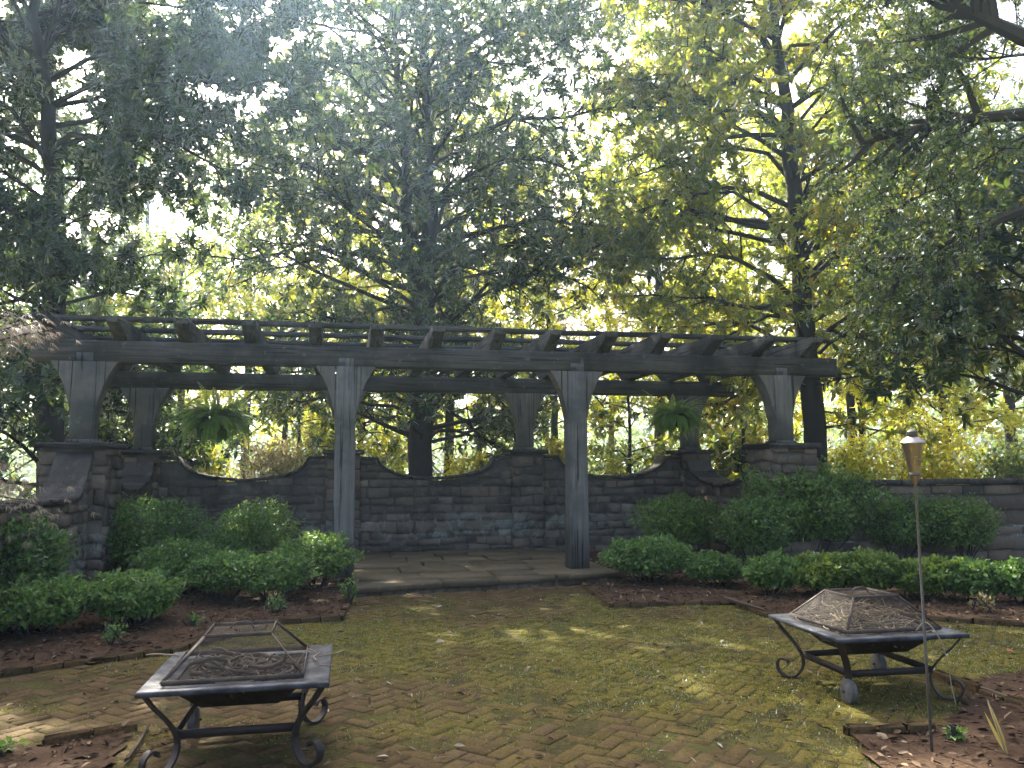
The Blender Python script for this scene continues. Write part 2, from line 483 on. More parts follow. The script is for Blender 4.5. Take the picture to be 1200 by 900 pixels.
M['l_green'] = mat_leaf('fine_green_leaf',
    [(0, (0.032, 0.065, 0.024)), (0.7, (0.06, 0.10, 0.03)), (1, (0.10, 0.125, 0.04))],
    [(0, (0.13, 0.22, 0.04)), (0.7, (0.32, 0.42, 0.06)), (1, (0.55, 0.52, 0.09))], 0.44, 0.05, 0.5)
M['l_brown'] = mat_leaf('russet_leaf',
    [(0, (0.11, 0.09, 0.045)), (0.6, (0.18, 0.145, 0.07)), (1, (0.24, 0.20, 0.10))],
    [(0, (0.45, 0.36, 0.12)), (0.6, (0.62, 0.52, 0.20)), (1, (0.70, 0.62, 0.30))], 0.45, 0.04, 0.5)
M['l_conifer'] = mat_leaf('conifer_needle',
    [(0, (0.05, 0.08, 0.05)), (1, (0.10, 0.13, 0.07))], [(0, (0.2, 0.28, 0.12)), (1, (0.4, 0.45, 0.2))], 0.35, 0.04, 0.5)
M['l_shrub'] = mat_leaf('azalea_leaf',
    [(0, (0.050, 0.105, 0.022)), (0.5, (0.11, 0.205, 0.038)), (1, (0.21, 0.30, 0.065))],
    [(0, (0.10, 0.22, 0.03)), (0.6, (0.22, 0.38, 0.05)), (1, (0.38, 0.48, 0.08))], 0.35, 0.05, 0.5)
M['l_shrub_lit'] = mat_leaf('azalea_leaf_sunlit',  # second azalea leaf, with sunlit brightness put into its colours
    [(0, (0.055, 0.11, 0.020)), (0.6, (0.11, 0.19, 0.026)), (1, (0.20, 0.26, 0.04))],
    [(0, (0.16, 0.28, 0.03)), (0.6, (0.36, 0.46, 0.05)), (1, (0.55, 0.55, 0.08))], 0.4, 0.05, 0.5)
M['l_fern'] = mat_leaf('fern_frond',
    [(0, (0.10, 0.20, 0.045)), (1, (0.19, 0.32, 0.07))], [(0, (0.28, 0.46, 0.05)), (1, (0.52, 0.66, 0.08))], 0.45, 0.04, 0.5)
M['l_maple'] = mat_leaf('bronze_maple_leaf',
    [(0, (0.16, 0.14, 0.085)), (0.5, (0.28, 0.23, 0.15)), (1, (0.40, 0.33, 0.23))],
    [(0, (0.32, 0.18, 0.12)), (1, (0.5, 0.34, 0.22))], 0.35, 0.03, 0.5)
M['l_blade'] = mat_leaf('moss_and_grass_blade',
    [(0, (0.045, 0.075, 0.012)), (0.6, (0.12, 0.14, 0.02)), (1, (0.22, 0.20, 0.045))],
    [(0, (0.15, 0.24, 0.03)), (1, (0.5, 0.48, 0.06))], 0.35, 0.03, 0.6)
M['litter'] = mat_tint('dry_leaf_litter', [(0.0, (0.05, 0.03, 0.018)), (0.5, (0.12, 0.078, 0.045)), (0.85, (0.20, 0.155, 0.10)), (1.0, (0.38, 0.34, 0.28))], 0.85, 30, 0.3)

# ------------------------------------------------------------------ helpers: foliage
def unit(a):
    return a / (np.linalg.norm(a, axis=-1, keepdims=True) + 1e-9)
def rdir(rng, n):
    return unit(rng.normal(0, 1, (n, 3)))

def leaves_mesh(name, P, D, Nn, L, W, tint, kind='fold', droop=0.12, extra=None):
    """P base, D direction, Nn approximate leaf normal; L, W per leaf"""
    n = len(P)
    D = unit(D); Sd = unit(np.cross(D, Nn)); Nn = np.cross(Sd, D)
    L = np.broadcast_to(L, (n,))[:, None]; W = np.broadcast_to(W, (n,))[:, None]
    if kind == 'fold':
        b = P
        r1 = P + D * L * 0.38 + Sd * W * 0.5 + Nn * W * 0.14
        r2 = P + D * L * 0.74 + Sd * W * 0.36 + Nn * W * 0.06 - Nn * L * droop * 0.4
        tp = P + D * L - Nn * L * droop
        l2 = P + D * L * 0.74 - Sd * W * 0.36 + Nn * W * 0.06 - Nn * L * droop * 0.4
        l1 = P + D * L * 0.38 - Sd * W * 0.5 + Nn * W * 0.14
        V = np.stack([b, r1, r2, tp, l2, l1], 1).reshape(-1, 3)
        k = np.arange(n)[:, None] * 6
        F = np.concatenate([k + np.array([[0, 1, 2, 3]]), k + np.array([[0, 3, 4, 5]])], 0)
        t = np.repeat(tint, 6)
    else:
        V = np.stack([P, P + D * L * 0.45 + Sd * W * 0.5, P + D * L - Nn * L * droop, P + D * L * 0.45 - Sd * W * 0.5], 1).reshape(-1, 3)
        F = np.arange(n)[:, None] * 4 + np.array([[0, 1, 2, 3]])
        t = np.repeat(tint, 4)
    if extra is not None:
        V2, F2 = extra
        F2 = F2 + len(V); V = np.concatenate([V, V2]); F = np.concatenate([F, F2]); t = np.concatenate([t, np.full(len(V2), 0.05)])
    return raw_mesh(name, V, F, t)

def prisms(A, B, r0, r1):
    """thin three-sided twigs from A to B -> V, F(quads)"""
    n = len(A); d = unit(B - A)
    a = unit(np.cross(d, np.array([0.3, 0.2, 0.93]))); b = np.cross(d, a)
    V = []
    for (P, r) in ((A, r0), (B, r1)):
        for k in range(3):
            an = 2 * PI * k / 3
            V.append(P + (a * math.cos(an) + b * math.sin(an)) * r)
    V = np.stack(V, 1).reshape(-1, 3)
    k = np.arange(n)[:, None] * 6
    F = np.concatenate([k + np.array([[i, (i + 1) % 3, (i + 1) % 3 + 3, i + 3]]) for i in range(3)], 0)
    return V, F

def interp_poly(pts, t):
    pts = np.asarray(pts, float)
    n = len(pts) - 1
    x = np.clip(np.asarray(t) * n, 0, n - 1e-6); i = x.astype(int); f = (x - i)[:, None]
    return pts[i] * (1 - f) + pts[i + 1] * f, unit(pts[i + 1] - pts[i])

def tree(name, label, cat, trunks, crown, zlow, nlimb, leafmat, bark='bark', seed=1, group=None, leafL=0.19, leafW=0.066,
         per_twig=11, kind='fold', sub_gap=0.27, twig_gap=0.125, twig_len=(0.15, 0.42), rise=0.35, tmean=0.4, tvar=0.22,
         limbs_extra=(), along=False, zdense=1e9, dens=1.0, sub_len=0.45, sub_from=0.18, extra_from=0.35):
    """trunks: list of (points, radius at base); crown(z, az) -> reach of the limbs"""
    rng = np.random.default_rng(seed)
    base = np.array(trunks[0][0][0], float)
    root = empty(name, base, label, cat, group)
    tb = MB()
    limbs = []
    for ti, (pts, r0) in enumerate(trunks):
        pts = np.array(pts, float)
        n = 26
        pp, _ = interp_poly(pts, np.linspace(0, 1, n))
        pp[1:, :2] += rng.normal(0, r0 * 0.10, (n - 1, 2))
        rr = r0 * (1 - 0.86 * np.linspace(0, 1, n) ** 1.5)
        if ti == 0: rr[0] *= 1.5; rr[1] *= 1.12
        tb.tube([tuple(p - base) for p in pp], list(rr), 12, 0.45)
        H = pts[-1][2]; z0 = max(zlow, pts[0][2] + 0.3)
        nl = max(4, int(nlimb * (H - z0) / (trunks[0][0][-1][2] - zlow)))
        for k in range(nl):
            z = z0 + (H - z0) * ((k + rng.uniform(0.1, 0.9)) / nl)
            az = k * 2.39996 + rng.normal(0, 0.35) + ti * 1.3
            t = (z - pts[0][2]) / (H - pts[0][2])
            i = min(int(t * (n - 1)), n - 2)
            st = pp[i]
            ln = crown(z, az) * rng.uniform(0.82, 1.08)
            if ln < 0.3: continue
            el = rng.normal(rise * (0.35 + 0.9 * t), 0.16)
            limbs.append((st, az, el, ln, min(rr[i] * 0.45, 0.010 + ln * 0.0115)))
    polys = []
    for st, az, el, ln, r in limbs:
        d = np.array([math.cos(az) * math.cos(el), math.sin(az) * math.cos(el), math.sin(el)])
        side = np.array([-math.sin(az), math.cos(az), 0])
        m = 7; tt = np.linspace(0, 1, m)[:, None]
        bend = rng.normal(0, 0.18); arch = rng.uniform(0.1, 0.75); dr = rng.normal(-0.06, 0.10)
        P = st + d * ln * tt + side * ln * bend * tt ** 2 + np.array([0, 0, 1]) * ln * (dr * tt ** 2 * 1.5 + arch * (tt - tt ** 2))
        P[1:] += rng.normal(0, 0.022 * ln, (m - 1, 3)) * np.array([1, 1, 0.8])
        polys.append((P, r, ln))
    for P, r in limbs_extra:
        P = np.array(P, float); polys.append((P, r, float(np.sum(np.linalg.norm(np.diff(P, axis=0), axis=1)))))
    subs_P, subs_D, subs_lob = [], [], []
    nauto = len(limbs)
    for pi_, (P, r, ln) in enumerate(polys):
        sf = sub_from if pi_ < nauto else max(sub_from, extra_from)
        rr = r * (1 - 0.85 * np.linspace(0, 1, len(P)))
        tb.tube([tuple(p - base) for p in P], list(rr), 6, 0.5, False)
        ns = max(3, int(ln / sub_gap))
        ts = sf + (1 - sf) * (np.arange(ns) + rng.uniform(0, 1, ns)) / ns
        q, dd = interp_poly(P, np.clip(ts, 0, 1))
        lob = rng.normal(0, 0.5)
        for k in range(ns):
            sgn = 1 if k % 2 else -1
            side = np.array([-dd[k][1], dd[k][0], 0]) * sgn
            dv = dd[k] * rng.uniform(0.35, 0.9) + side * rng.uniform(0.35, 1.0) + np.array([0, 0, rng.normal(0.16, 0.58)])
            dv /= np.linalg.norm(dv)
            sl = ln * sub_len * (1.05 - 0.65 * ts[k]) * rng.uniform(0.6, 1.15)
            sl = min(max(sl, 0.35), 1.9)
            mm = 4; t3 = np.linspace(0, 1, mm)[:, None]
            SPt = q[k] + dv * sl * t3 + np.array([0, 0, -0.10]) * sl * t3 ** 2
            SPt[1:] += rng.normal(0, 0.04 * sl, (mm - 1, 3))
            tb.tube([tuple(p - base) for p in SPt], [max(0.006, r * 0.34), max(0.005, r * 0.26), 0.005, 0.003], 4, 0.5, False)
            nt = max(2, int(dens * sl / twig_gap * (1.0 if q[k][2] < zdense else 2.8)))  # above zdense extra twigs are added so the crown blocks the sun
            tw = 0.15 + 0.85 * (np.arange(nt) + rng.uniform(0, 1, nt)) / nt
            a, b = interp_poly(SPt, np.clip(tw, 0, 1))
            subs_P.append(a); subs_D.append(b); subs_lob.append(np.full(nt, lob + rng.normal(0, 0.5)))
    A = np.concatenate(subs_P); Dd = np.concatenate(subs_D); lob = np.concatenate(subs_lob)
    n = len(A)
    td = unit(Dd * 0.55 + rdir(rng, n) * 0.85 + np.array([0, 0, 0.15]))
    tl = rng.uniform(twig_len[0], twig_len[1], n)
    B = A + td * tl[:, None]
    tv, tf = prisms(A, B, 0.006, 0.003)
    # leaves
    k = per_twig
    idx = np.repeat(np.arange(n), k)
    m = n * k
    d = td[idx]
    ref = unit(np.cross(d, np.array([0.21, 0.33, 0.92]))); r2 = np.cross(d, ref)
    an = np.tile(np.arange(k) * 2.39996, n) + np.repeat(rng.uniform(0, 6.28, n), k)
    rad = ref * np.cos(an)[:, None] + r2 * np.sin(an)[:, None]
    if along:
        fpos = rng.uniform(0.1, 1.0, m)[:, None]
    else:
        fpos = np.tile(np.linspace(0.62, 1.0, k), n)[:, None]
    P = A[idx] * (1 - fpos) + B[idx] * fpos
    D = unit(d * rng.uniform(0.25, 0.8, m)[:, None] + rad + rng.normal(0, 0.22, (m, 3)) + np.array([0, 0, -0.12]))
    Nn = unit(d * 0.8 + np.array([0, 0, 0.7]) + rng.normal(0, 0.35, (m, 3)))
    L = leafL * rng.uniform(0.65, 1.2, m)
    W = leafW * rng.uniform(0.75, 1.2, m)
    tint = np.clip(tmean + lob[idx] * tvar * 0.6 + rng.normal(0, tvar, m), 0, 1)
    me = leaves_mesh('crown', P - base, D, Nn, L, W, tint, kind, 0.14)
    link('crown', me, M[leafmat], root)
    print('LEAVES', name, seed, m)
    bi = len(tb.v)
    tb.v += [tuple(p) for p in (tv - base)]; tb.f += [[int(j) + bi for j in f] for f in tf]; tb.t += [0.3] * len(tv)
    tb.build('trunk', M[bark], root, smooth=True)
    return root, m

def shrub(name, label, cat, c, rx, ry, h, nleaf, leafmat, seed, leafL=0.058, leafW=0.028, group=None, zb=0.0, tmean=0.45, lump=0.34, hollow=3.0, stem=7, low=-0.75, tvar=0.2):
    rng = np.random.default_rng(seed)
    c = np.array(c, float)
    root = empty(name, c, label, cat, group)
    u = rdir(rng, nleaf); u[:, 2] = np.where(u[:, 2] < low, -u[:, 2] * 0.6, u[:, 2])
    u = unit(u)
    # lumps: bumps of random direction
    nb = 46
    bd = rdir(rng, nb); bd[:, 2] = np.abs(bd[:, 2])
    amp = rng.uniform(0.3, 1.0, nb)
    ln = np.max(np.exp(-(1 - u @ bd.T) * 26) * amp, axis=1)
    fine = np.sin(u[:, 0] * 17 + seed) * np.sin(u[:, 1] * 15 + 1.3 * seed) * np.sin(u[:, 2] * 19)
    rad = (1 - lump) + lump * 1.35 * ln + 0.06 * fine
    rr = rad * rng.uniform(0, 1, nleaf) ** (1 / hollow) * (1 + rng.normal(0, 0.035, nleaf))
    hz = h * 0.56
    P = np.stack([u[:, 0] * rx * rr, u[:, 1] * ry * rr, hz * 0.78 + zb + u[:, 2] * hz * rr * np.where(u[:, 2] < 0, 0.78, 0.85)], 1)
    P[:, 2] = np.maximum(P[:, 2], 0.03)
    D = unit(u * 0.45 + np.array([0, 0, 0.15]) + rng.normal(0, 0.75, (nleaf, 3)))
    Nn = unit(u * 0.6 + np.array([0, 0, 0.8]) + rng.normal(0, 0.5, (nleaf, 3)))
    L = leafL * rng.uniform(0.5, 1.2, nleaf); W = L * rng.uniform(0.42, 0.68, nleaf) * (leafW / leafL / 0.48)
    tint = np.clip(tmean + rng.normal(0, tvar, nleaf), 0, 1)
    me = leaves_mesh('foliage', P, D, Nn, L, W, tint, 'fold' if leafL > 0.05 else 'rhomb', 0.1)
    link('foliage', me, M[leafmat], root)
    sb = MB()
    for k in range(stem):
        a = rng.uniform(0, 6.28); q = rng.uniform(0.4, 0.85)
        e = np.array([math.cos(a) * rx * q, math.sin(a) * ry * q, zb + h * rng.uniform(0.5, 0.8)])
        s0 = np.array([math.cos(a) * rx * 0.12, math.sin(a) * ry * 0.12, -0.02])
        mid = (s0 + e) / 2 + rng.normal(0, 0.05, 3)
        sb.tube([s0, mid, e], [0.012, 0.009, 0.004], 5, 0.4, False)
        for j in range(3):
            st = mid * (1 - j * 0.3) + e * (j * 0.3)
            e2 = st + np.array([rng.normal(0, rx * 0.3), rng.normal(0, ry * 0.3), h * rng.uniform(0.1, 0.3)])
            sb.tube([st, e2], [0.006, 0.003], 4, 0.4, False)
    sb.build('stem', M['bark'], root)
    return root

# ================================================================== GROUND
def ground_z(x, y): return 0.012 * (fbm(x * 1.1, y * 1.1, 5) - 0.5) * 2
rs = np.random.default_rng(5)
def poly_sheet(name, poly, z, mat, kind='structure', step=0.12, amp=0.02, zfun=None):
    """sheet cut to a polygon: grid of cells whose centre is inside, gently uneven"""
    xs = [p[0] for p in poly]; ys = [p[1] for p in poly]
    gx = np.arange(min(xs), max(xs) + step, step); gy = np.arange(min(ys), max(ys) + step, step)
    X, Y = np.meshgrid(gx, gy)
    Z = z + amp * (fbm(X * 2.2, Y * 2.2, 3) - 0.5) * 2
    if zfun is not None: Z = Z + zfun(X, Y)
    V = np.stack([X, Y, Z], -1).reshape(-1, 3)
    w = len(gx); i, j = np.meshgrid(np.arange(len(gx) - 1), np.arange(len(gy) - 1))
    cx, cy_ = gx[i] + step / 2, gy[j] + step / 2
    keep = inside(poly, cx, cy_)
    k = (j * w + i)[keep]
    F = np.stack([k, k + 1, k + 1 + w, k + w], 1)
    used = np.unique(F); mp = -np.ones(len(V), int); mp[used] = np.arange(len(used))
    me = raw_mesh(name, V[used], mp[F], None, True)
    return tag(link(name, me, mat), kind=kind)

# one sheet to the horizon
g = MB(); gs = 300.0
g.add([(-gs, -gs, -0.05), (gs, -gs, -0.05), (gs, gs, -0.05), (-gs, gs, -0.05)], [(0, 1, 2, 3)])
tag(g.build('ground', M['ground']), kind='structure')

EL = [(-6.2, 4.6), (-3.74, 6.04), (-2.82, 6.77), (-2.30, 8.05), (-1.72, 8.22), (-1.92, 9.62)]       # left edge of the paving
ER = [(1.40, 10.82), (0.90, 10.50), (1.06, 8.86), (2.44, 9.02), (2.53, 8.19), (3.96, 8.0), (4.74, 7.67), (8.5, 6.0)]
PAVE = EL + ER + [(8.5, -2.0), (-6.2, -2.0)]
SOIL_R = [(1.84, 4.58), (2.35, 4.70), (2.75, 5.10), (3.05, 5.80), (3.7, 6.0), (6.0, 5.4), (6.0, 2.6), (1.6, 2.6)]
SOIL_L = [(-2.49, 4.56), (-2.19, 4.80), (-2.02, 4.2), (-2.1, 3.2), (-4.0, 3.2), (-3.4, 4.4)]
BED_L = [(-9.0, 3.0), (-6.2, 4.6)] + EL[1:] + [tuple(uvp(0.12, -0.9)[:2]), tuple(uvp(0.12, 3.1)[:2]), tuple(uvp(-9, 3.1)[:2])]
BED_R = [tuple(uvp(3.7, 3.1)[:2]), tuple(uvp(3.7, -0.8)[:2])] + ER[1:] + [(12.0, 5.0), tuple(uvp(13, 0.2)[:2]), tuple(uvp(6.3, 3.1)[:2])]

poly_sheet('paving_bed', PAVE, -0.003, M['joint'], step=0.08, amp=0.005, zfun=lambda X, Y: ground_z(X, Y))
poly_sheet('planting_bed', BED_L, 0.03, M['mulch'], amp=0.035)
poly_sheet('planting_bed', BED_R, 0.03, M['mulch'], amp=0.035)
poly_sheet('soil_patch', SOIL_R, 0.012, M['mulch'], step=0.06, amp=0.02)
poly_sheet('soil_patch', SOIL_L, 0.012, M['mulch'], step=0.06, amp=0.02)

def moss_at(x, y):
    b = fbm(x * 0.55 + 4.0, y * 0.55, 11, 3)
    c = fbm(x * 2.3, y * 2.3, 17, 3)
    near = np.exp(-((x + 0.1) / 2.5) ** 2) * np.clip((9.8 - y) / 2.0, 0, 1) * 0.24
    right = np.exp(-((x - 3.2) / 1.3) ** 2 - ((y - 6.8) / 1.5) ** 2) * 0.16
    return np.clip(0.33 + 0.55 * (b - 0.45) * 1.6 + 0.5 * (c - 0.5) + near + right, 0, 1)

# herringbone bricks, each one a bevelled block
def paving():
    bl = 0.104; a = TH + PI / 4
    ca, sa = math.cos(a), math.sin(a)
    K = 110
    V = []; Fq = []; T = []; Mo = []
    n = 0
    rng = np.random.default_rng(21)
    gap = 0.0035; chm = 0.0045
    for y in range(-K, K):
        for x in range(-K, K):
            r = (x - y) % 4
            if r == 0: w, h = 2, 1
            elif r == 3: w, h = 1, 2
            else: continue
            cx, cy_ = (x + w / 2) * bl, (y + h / 2) * bl
            X, Y = cx * ca - cy_ * sa, cx * sa + cy_ * ca + 4.0
            if not (-6.2 < X < 8.5 and -2 < Y < 10.9): continue
            if Y < 3.2 and abs(X) > 3.2: continue
            V.append((X, Y, w, h)); n += 1
    A = np.array(V)
    keep = inside(PAVE, A[:, 0], A[:, 1]) & ~inside(SOIL_R, A[:, 0], A[:, 1]) & ~inside(SOIL_L, A[:, 0], A[:, 1])
    A = A[keep]; n = len(A)
    z = 0.012 * (fbm(A[:, 0] * 1.1, A[:, 1] * 1.1, 5) - 0.5) * 2 + rng.normal(0, 0.002, n)
    sink = rng.uniform(0, 1, n) < 0.03; z = z - sink * 0.008
    hx = A[:, 2] * bl / 2 - gap - rng.uniform(0, 0.003, n); hy = A[:, 3] * bl / 2 - gap - rng.uniform(0, 0.003, n)
    tx, ty = rng.normal(0, 0.008, n), rng.normal(0, 0.008, n)
    rot = rng.normal(0, 0.018, n)
    ring = []
    for (sx, sy, ins, dz) in [(-1, -1, 0, -0.05), (1, -1, 0, -0.05), (1, 1, 0, -0.05), (-1, 1, 0, -0.05),
                              (-1, -1, 0, -chm), (1, -1, 0, -chm), (1, 1, 0, -chm), (-1, 1, 0, -chm),
                              (-1, -1, 1, 0), (1, -1, 1, 0), (1, 1, 1, 0), (-1, 1, 1, 0)]:
        jx, jy = rng.normal(0, 0.0018, n), rng.normal(0, 0.0018, n)
        lx = sx * (hx - ins * chm) + jx; ly = sy * (hy - ins * chm) + jy
        cr, sr = np.cos(rot), np.sin(rot)
        lx, ly = lx * cr - ly * sr, lx * sr + ly * cr
        zz = z + dz + lx * tx + ly * ty
        ring.append(np.stack([A[:, 0] + lx * ca - ly * sa, A[:, 1] + lx * sa + ly * ca, zz], 1))
    Vv = np.stack(ring, 1).reshape(-1, 3)
    k = np.arange(n)[:, None] * 12
    F = []
    for b in (0, 4):
        for i in range(4):
            j = (i + 1) % 4
            F.append(k + np.array([[b + i, b + j, b + 4 + j, b + 4 + i]]))
    F.append(k + np.array([[8, 9, 10, 11]]))
    tint = np.clip(rng.normal(0.45, 0.22, n) + 0.3 * (fbm(A[:, 0], A[:, 1], 40) - 0.5), 0, 1)
    me = raw_mesh('brick_paving', Vv, np.concatenate(F), np.repeat(tint, 12))
    at = me.attributes.new('moss', 'FLOAT', 'POINT')
    at.data.foreach_set('value', moss_at(Vv[:, 0], Vv[:, 1]).astype(np.float32))
    tag(link('brick_paving', me, M['brick']), kind='structure')
paving()

def edging(pts, name='bed_edging'):
    """bricks set end to end on edge along a bed"""
    b = MB(); rng = np.random.default_rng(int(abs(pts[0][0]) * 100) + 3)
    for (x0, y0), (x1, y1) in zip(pts[:-1], pts[1:]):
        L = math.hypot(x1 - x0, y1 - y0); n = max(1, round(L / 0.205)); a = math.atan2(y1 - y0, x1 - x0)
        for i in range(n):
            t = (i + 0.5) / n
            Mx = Matrix.Translation((x0 + (x1 - x0) * t, y0 + (y1 - y0) * t, 0.0 + rng.normal(0, 0.006))) @ Matrix.Rotation(a + rng.normal(0, 0.02), 4, 'Z') @ Matrix.Rotation(rng.normal(0, 0.03), 4, 'Y')
            hl = L / n / 2 - 0.004
            b.box(-hl, -0.030, -0.06, hl, 0.030, 0.045, 0.007, Mx, rng.uniform(0.1, 0.7), rng)
    o = b.build(name, M['brick'])
    at = o.data.attributes.new('moss', 'FLOAT', 'POINT')
    at.data.foreach_set('value', np.full(len(b.v), 0.33, np.float32))
    tag(o, kind='structure')
edging(EL)
edging(ER[1:4]); edging(ER[3:])
edging([(1.82, 4.61), (2.34, 4.67)])
edging([(2.96, 5.85), (3.12, 5.0)])
edging([(-2.55, 4.52), (-2.17, 4.82)])

# terrace of flagstones under the pergola
def terrace():
    rng = np.random.default_rng(31); b = MB()
    n0s = [-1.30, -0.62, 0.02, 0.72, 1.35, 2.05, 2.62, 3.09]
    for r in range(len(n0s) - 1):
        u = 0.10 + (0.0 if r else 0.03)
        while u < 3.70:
            L = rng.uniform(0.55, 1.15); u1 = min(u + L, 3.72)
            if 3.72 - u1 < 0.3: u1 = 3.72
            a0, a1 = n0s[r], n0s[r + 1]
            if r == 0:      # front edge runs a little askew
                f0 = -1.36 + 0.20 * (u - 0.13) + rng.normal(0, 0.015); f1 = -1.36 + 0.20 * (u1 - 0.13) + rng.normal(0, 0.015)
            else: f0 = f1 = a0
            g_ = 0.012
            c = [(u + g_, f0 + g_), (u1 - g_, f1 + g_), (u1 - g_, a1 - g_), (u + g_, a1 - g_)]
            c = [(p + rng.normal(0, 0.012), q + rng.normal(0, 0.012)) for p, q in c]
            zt = 0.10 + rng.normal(0, 0.006); tilt = rng.normal(0, 0.006, 4)
            ctr = np.mean(c, 0)
            vs = []
            for (ins, zz) in ((0.0, 0.035), (0.0, zt - 0.012), (0.012, zt)):
                for k, (p, q) in enumerate(c):
                    d = ctr - np.array([p, q]); d = d / np.linalg.norm(d)
                    pp = uvp(p + d[0] * ins, q + d[1] * ins, zz + tilt[k])
                    vs.append(pp)
            fs = []
            for lv in (0, 4):
                for k in range(4):
                    k2 = (k + 1) % 4; fs.append((lv + k, lv + k2, lv + 4 + k2, lv + 4 + k))
            fs.append((8, 9, 10, 11)); fs.append((3, 2, 1, 0))
            b.add(vs, fs, rng.uniform(0, 1))
            u = u1
    tag(b.build('stone_terrace', M['flag']), kind='structure')
    # rubble footing below the flags
    f = MB()
    def front(u): return -1.28 + 0.20 * (u - 0.13)
    for i in range(22):
        u0 = 0.12 + i * 3.58 / 22; u1 = u0 + 3.58 / 22 - 0.01
        o = rng.uniform(0.0, 0.035)
        vs = [uvp(u0, front(u0) + o, -0.04), uvp(u1, front(u1) + o, -0.04), uvp(u1, 3.0, -0.04), uvp(u0, 3.0, -0.04)]
        zt = rng.uniform(0.045, 0.06)
        vs += [p + np.array([0, 0, 0.04 + zt]) for p in vs]
        f.add(vs, [(0, 1, 5, 4), (1, 2, 6, 5), (2, 3, 7, 6), (3, 0, 4, 7), (4, 5, 6, 7)], rng.uniform(0.5, 1))
    tag(f.build('terrace_footing', M['stone_tan']), kind='structure')
terrace()

# ================================================================== STONE WALLS
def stone_face(b, o, ax, L, ztop, out, rng, rh=(0.11, 0.21), sl=(0.16, 0.5), z0=-0.05, off=0.0, proud=(0.002, 0.036)):
    """coursed stones on a vertical face: o origin (x,y), ax unit direction, out unit outward; ztop(s) height of the top"""
    o = np.array(o[:2], float); ax = np.array(ax[:2], float); out = np.array(out[:2], float)
    zmax = max(ztop(s) for s in np.linspace(0, L, 60))
    z = z0; row = 0; sd = rng.uniform(0, 99)
    def wob(rw, s_): return 0.0 if rw == 0 else 0.055 * (float(vnoise(s_ * 1.7 + sd, rw * 3.7, 5)) - 0.5)
    while z < zmax - 0.02:
        h = rng.uniform(*rh); z1 = z + h
        s = -rng.uniform(0, 0.2)
        while s < L:
            w = rng.uniform(*sl) * (0.75 + h * 2); s1 = s + w
            a, c = max(s, 0), min(s1, L)
            if L - c < 0.07: c = L; s1 = L
            if c - a > 0.03:
                g_ = rng.uniform(0.005, 0.014)
                m = 1 if c - a < 0.25 else 2
                ss = np.linspace(a + (g_ if a > 0 else 0.0), c - (g_ if c < L else 0.0), m + 1)
                tops = [min(z1 + wob(row + 1, x) - g_, ztop(x) - 0.004) for x in ss]
                if min(tops) - z > 0.045:
                    pr = rng.uniform(*proud) + off
                    vs = []; fs = []
                    for i, x in enumerate(ss):
                        e = 0.010 if (i == 0 or i == m) else 0.0
                        sx = 1 if i == 0 else (-1 if i == m else 0)
                        zb = z + wob(row, x) + g_ + rng.normal(0, 0.007); zt = tops[i] - abs(rng.normal(0, 0.007))
                        for (zz, xx, dd) in ((zb, x, off - 0.03), (zb + 0.0, x, pr - 0.008), (zb + 0.010, x + sx * e, pr + rng.normal(0, 0.002)),
                                             (zt - 0.010, x + sx * e, pr + rng.normal(0, 0.002)), (zt, x, pr - 0.008), (zt, x, off - 0.03)):
                            p = o + ax * xx + out * dd
                            vs.append((p[0], p[1], zz))
                    for i in range(m):
                        for k in range(5): fs.append((i * 6 + k, i * 6 + 6 + k, i * 6 + 7 + k, i * 6 + k + 1))
                    for i in (0, m):
                        q = [i * 6 + k for k in range(6)]
                        fs.append(q if i == 0 else q[::-1])
                    if np.cross(ax, out) > 0: fs = [f[::-1] for f in fs]
                    b.add(vs, fs, float(np.clip(rng.normal(0.42, 0.25), 0, 1)))
            s = s1
        z = z1; row += 1

def wall_core(b, o, ax, L, ztop, nrm, th, n=40):
    o = np.array(o[:2], float); ax = np.array(ax[:2], float); nrm = np.array(nrm[:2], float)
    ss = np.linspace(0, L, n); vs = []; fs = []
    for s in ss:
        for sd in (-1, 1):
            p = o + ax * s + nrm * sd * th / 2
            vs += [(p[0], p[1], -0.1), (p[0], p[1], ztop(s) - 0.01)]
    for i in range(n - 1):
        k = i * 4
        fs += [(k, k + 4, k + 5, k + 1), (k + 2, k + 3, k + 7, k + 6), (k + 1, k + 5, k + 7, k + 3)]
    fs += [(0, 1, 3, 2), (4 * n - 4, 4 * n - 2, 4 * n - 1, 4 * n - 3)]
    b.add(vs, fs, 0.5)

def coping(b, o, ax, L, ztop, nrm, th, rng, hgt=0.055, over=0.045, seg=0.30):
    o = np.array(o[:2], float); ax = np.array(ax[:2], float); nrm = np.array(nrm[:2], float)
    n = max(2, round(L / seg))
    for i in range(n):
        s0, s1 = L * i / n + 0.004, L * (i + 1) / n - 0.004
        j = rng.normal(0, 0.006, 4); m = 3
        vs = []; fs = []
        ov = over + rng.normal(0, 0.008)
        for q in range(m + 1):
            s = s0 + (s1 - s0) * q / m
            zt = ztop(s) + rng.normal(0, 0.002)
            for (d, dz) in ((-th / 2 - ov, 0), (-th / 2 - ov, hgt - 0.012), (-th / 2 - ov + 0.014, hgt), (th / 2 + ov - 0.014, hgt), (th / 2 + ov, hgt - 0.012), (th / 2 + ov, 0)):
                p = o + ax * s + nrm * d
                vs.append((p[0], p[1], zt + dz + j[0]))
        for q in range(m):
            for k in range(6): fs.append((q * 6 + k, q * 6 + (k + 1) % 6, q * 6 + 6 + (k + 1) % 6, q * 6 + 6 + k))
        fs.append(tuple(range(6))[::-1]); fs.append(tuple(m * 6 + k for k in range(6)))
        b.add(vs, fs, rng.uniform(0, 1))

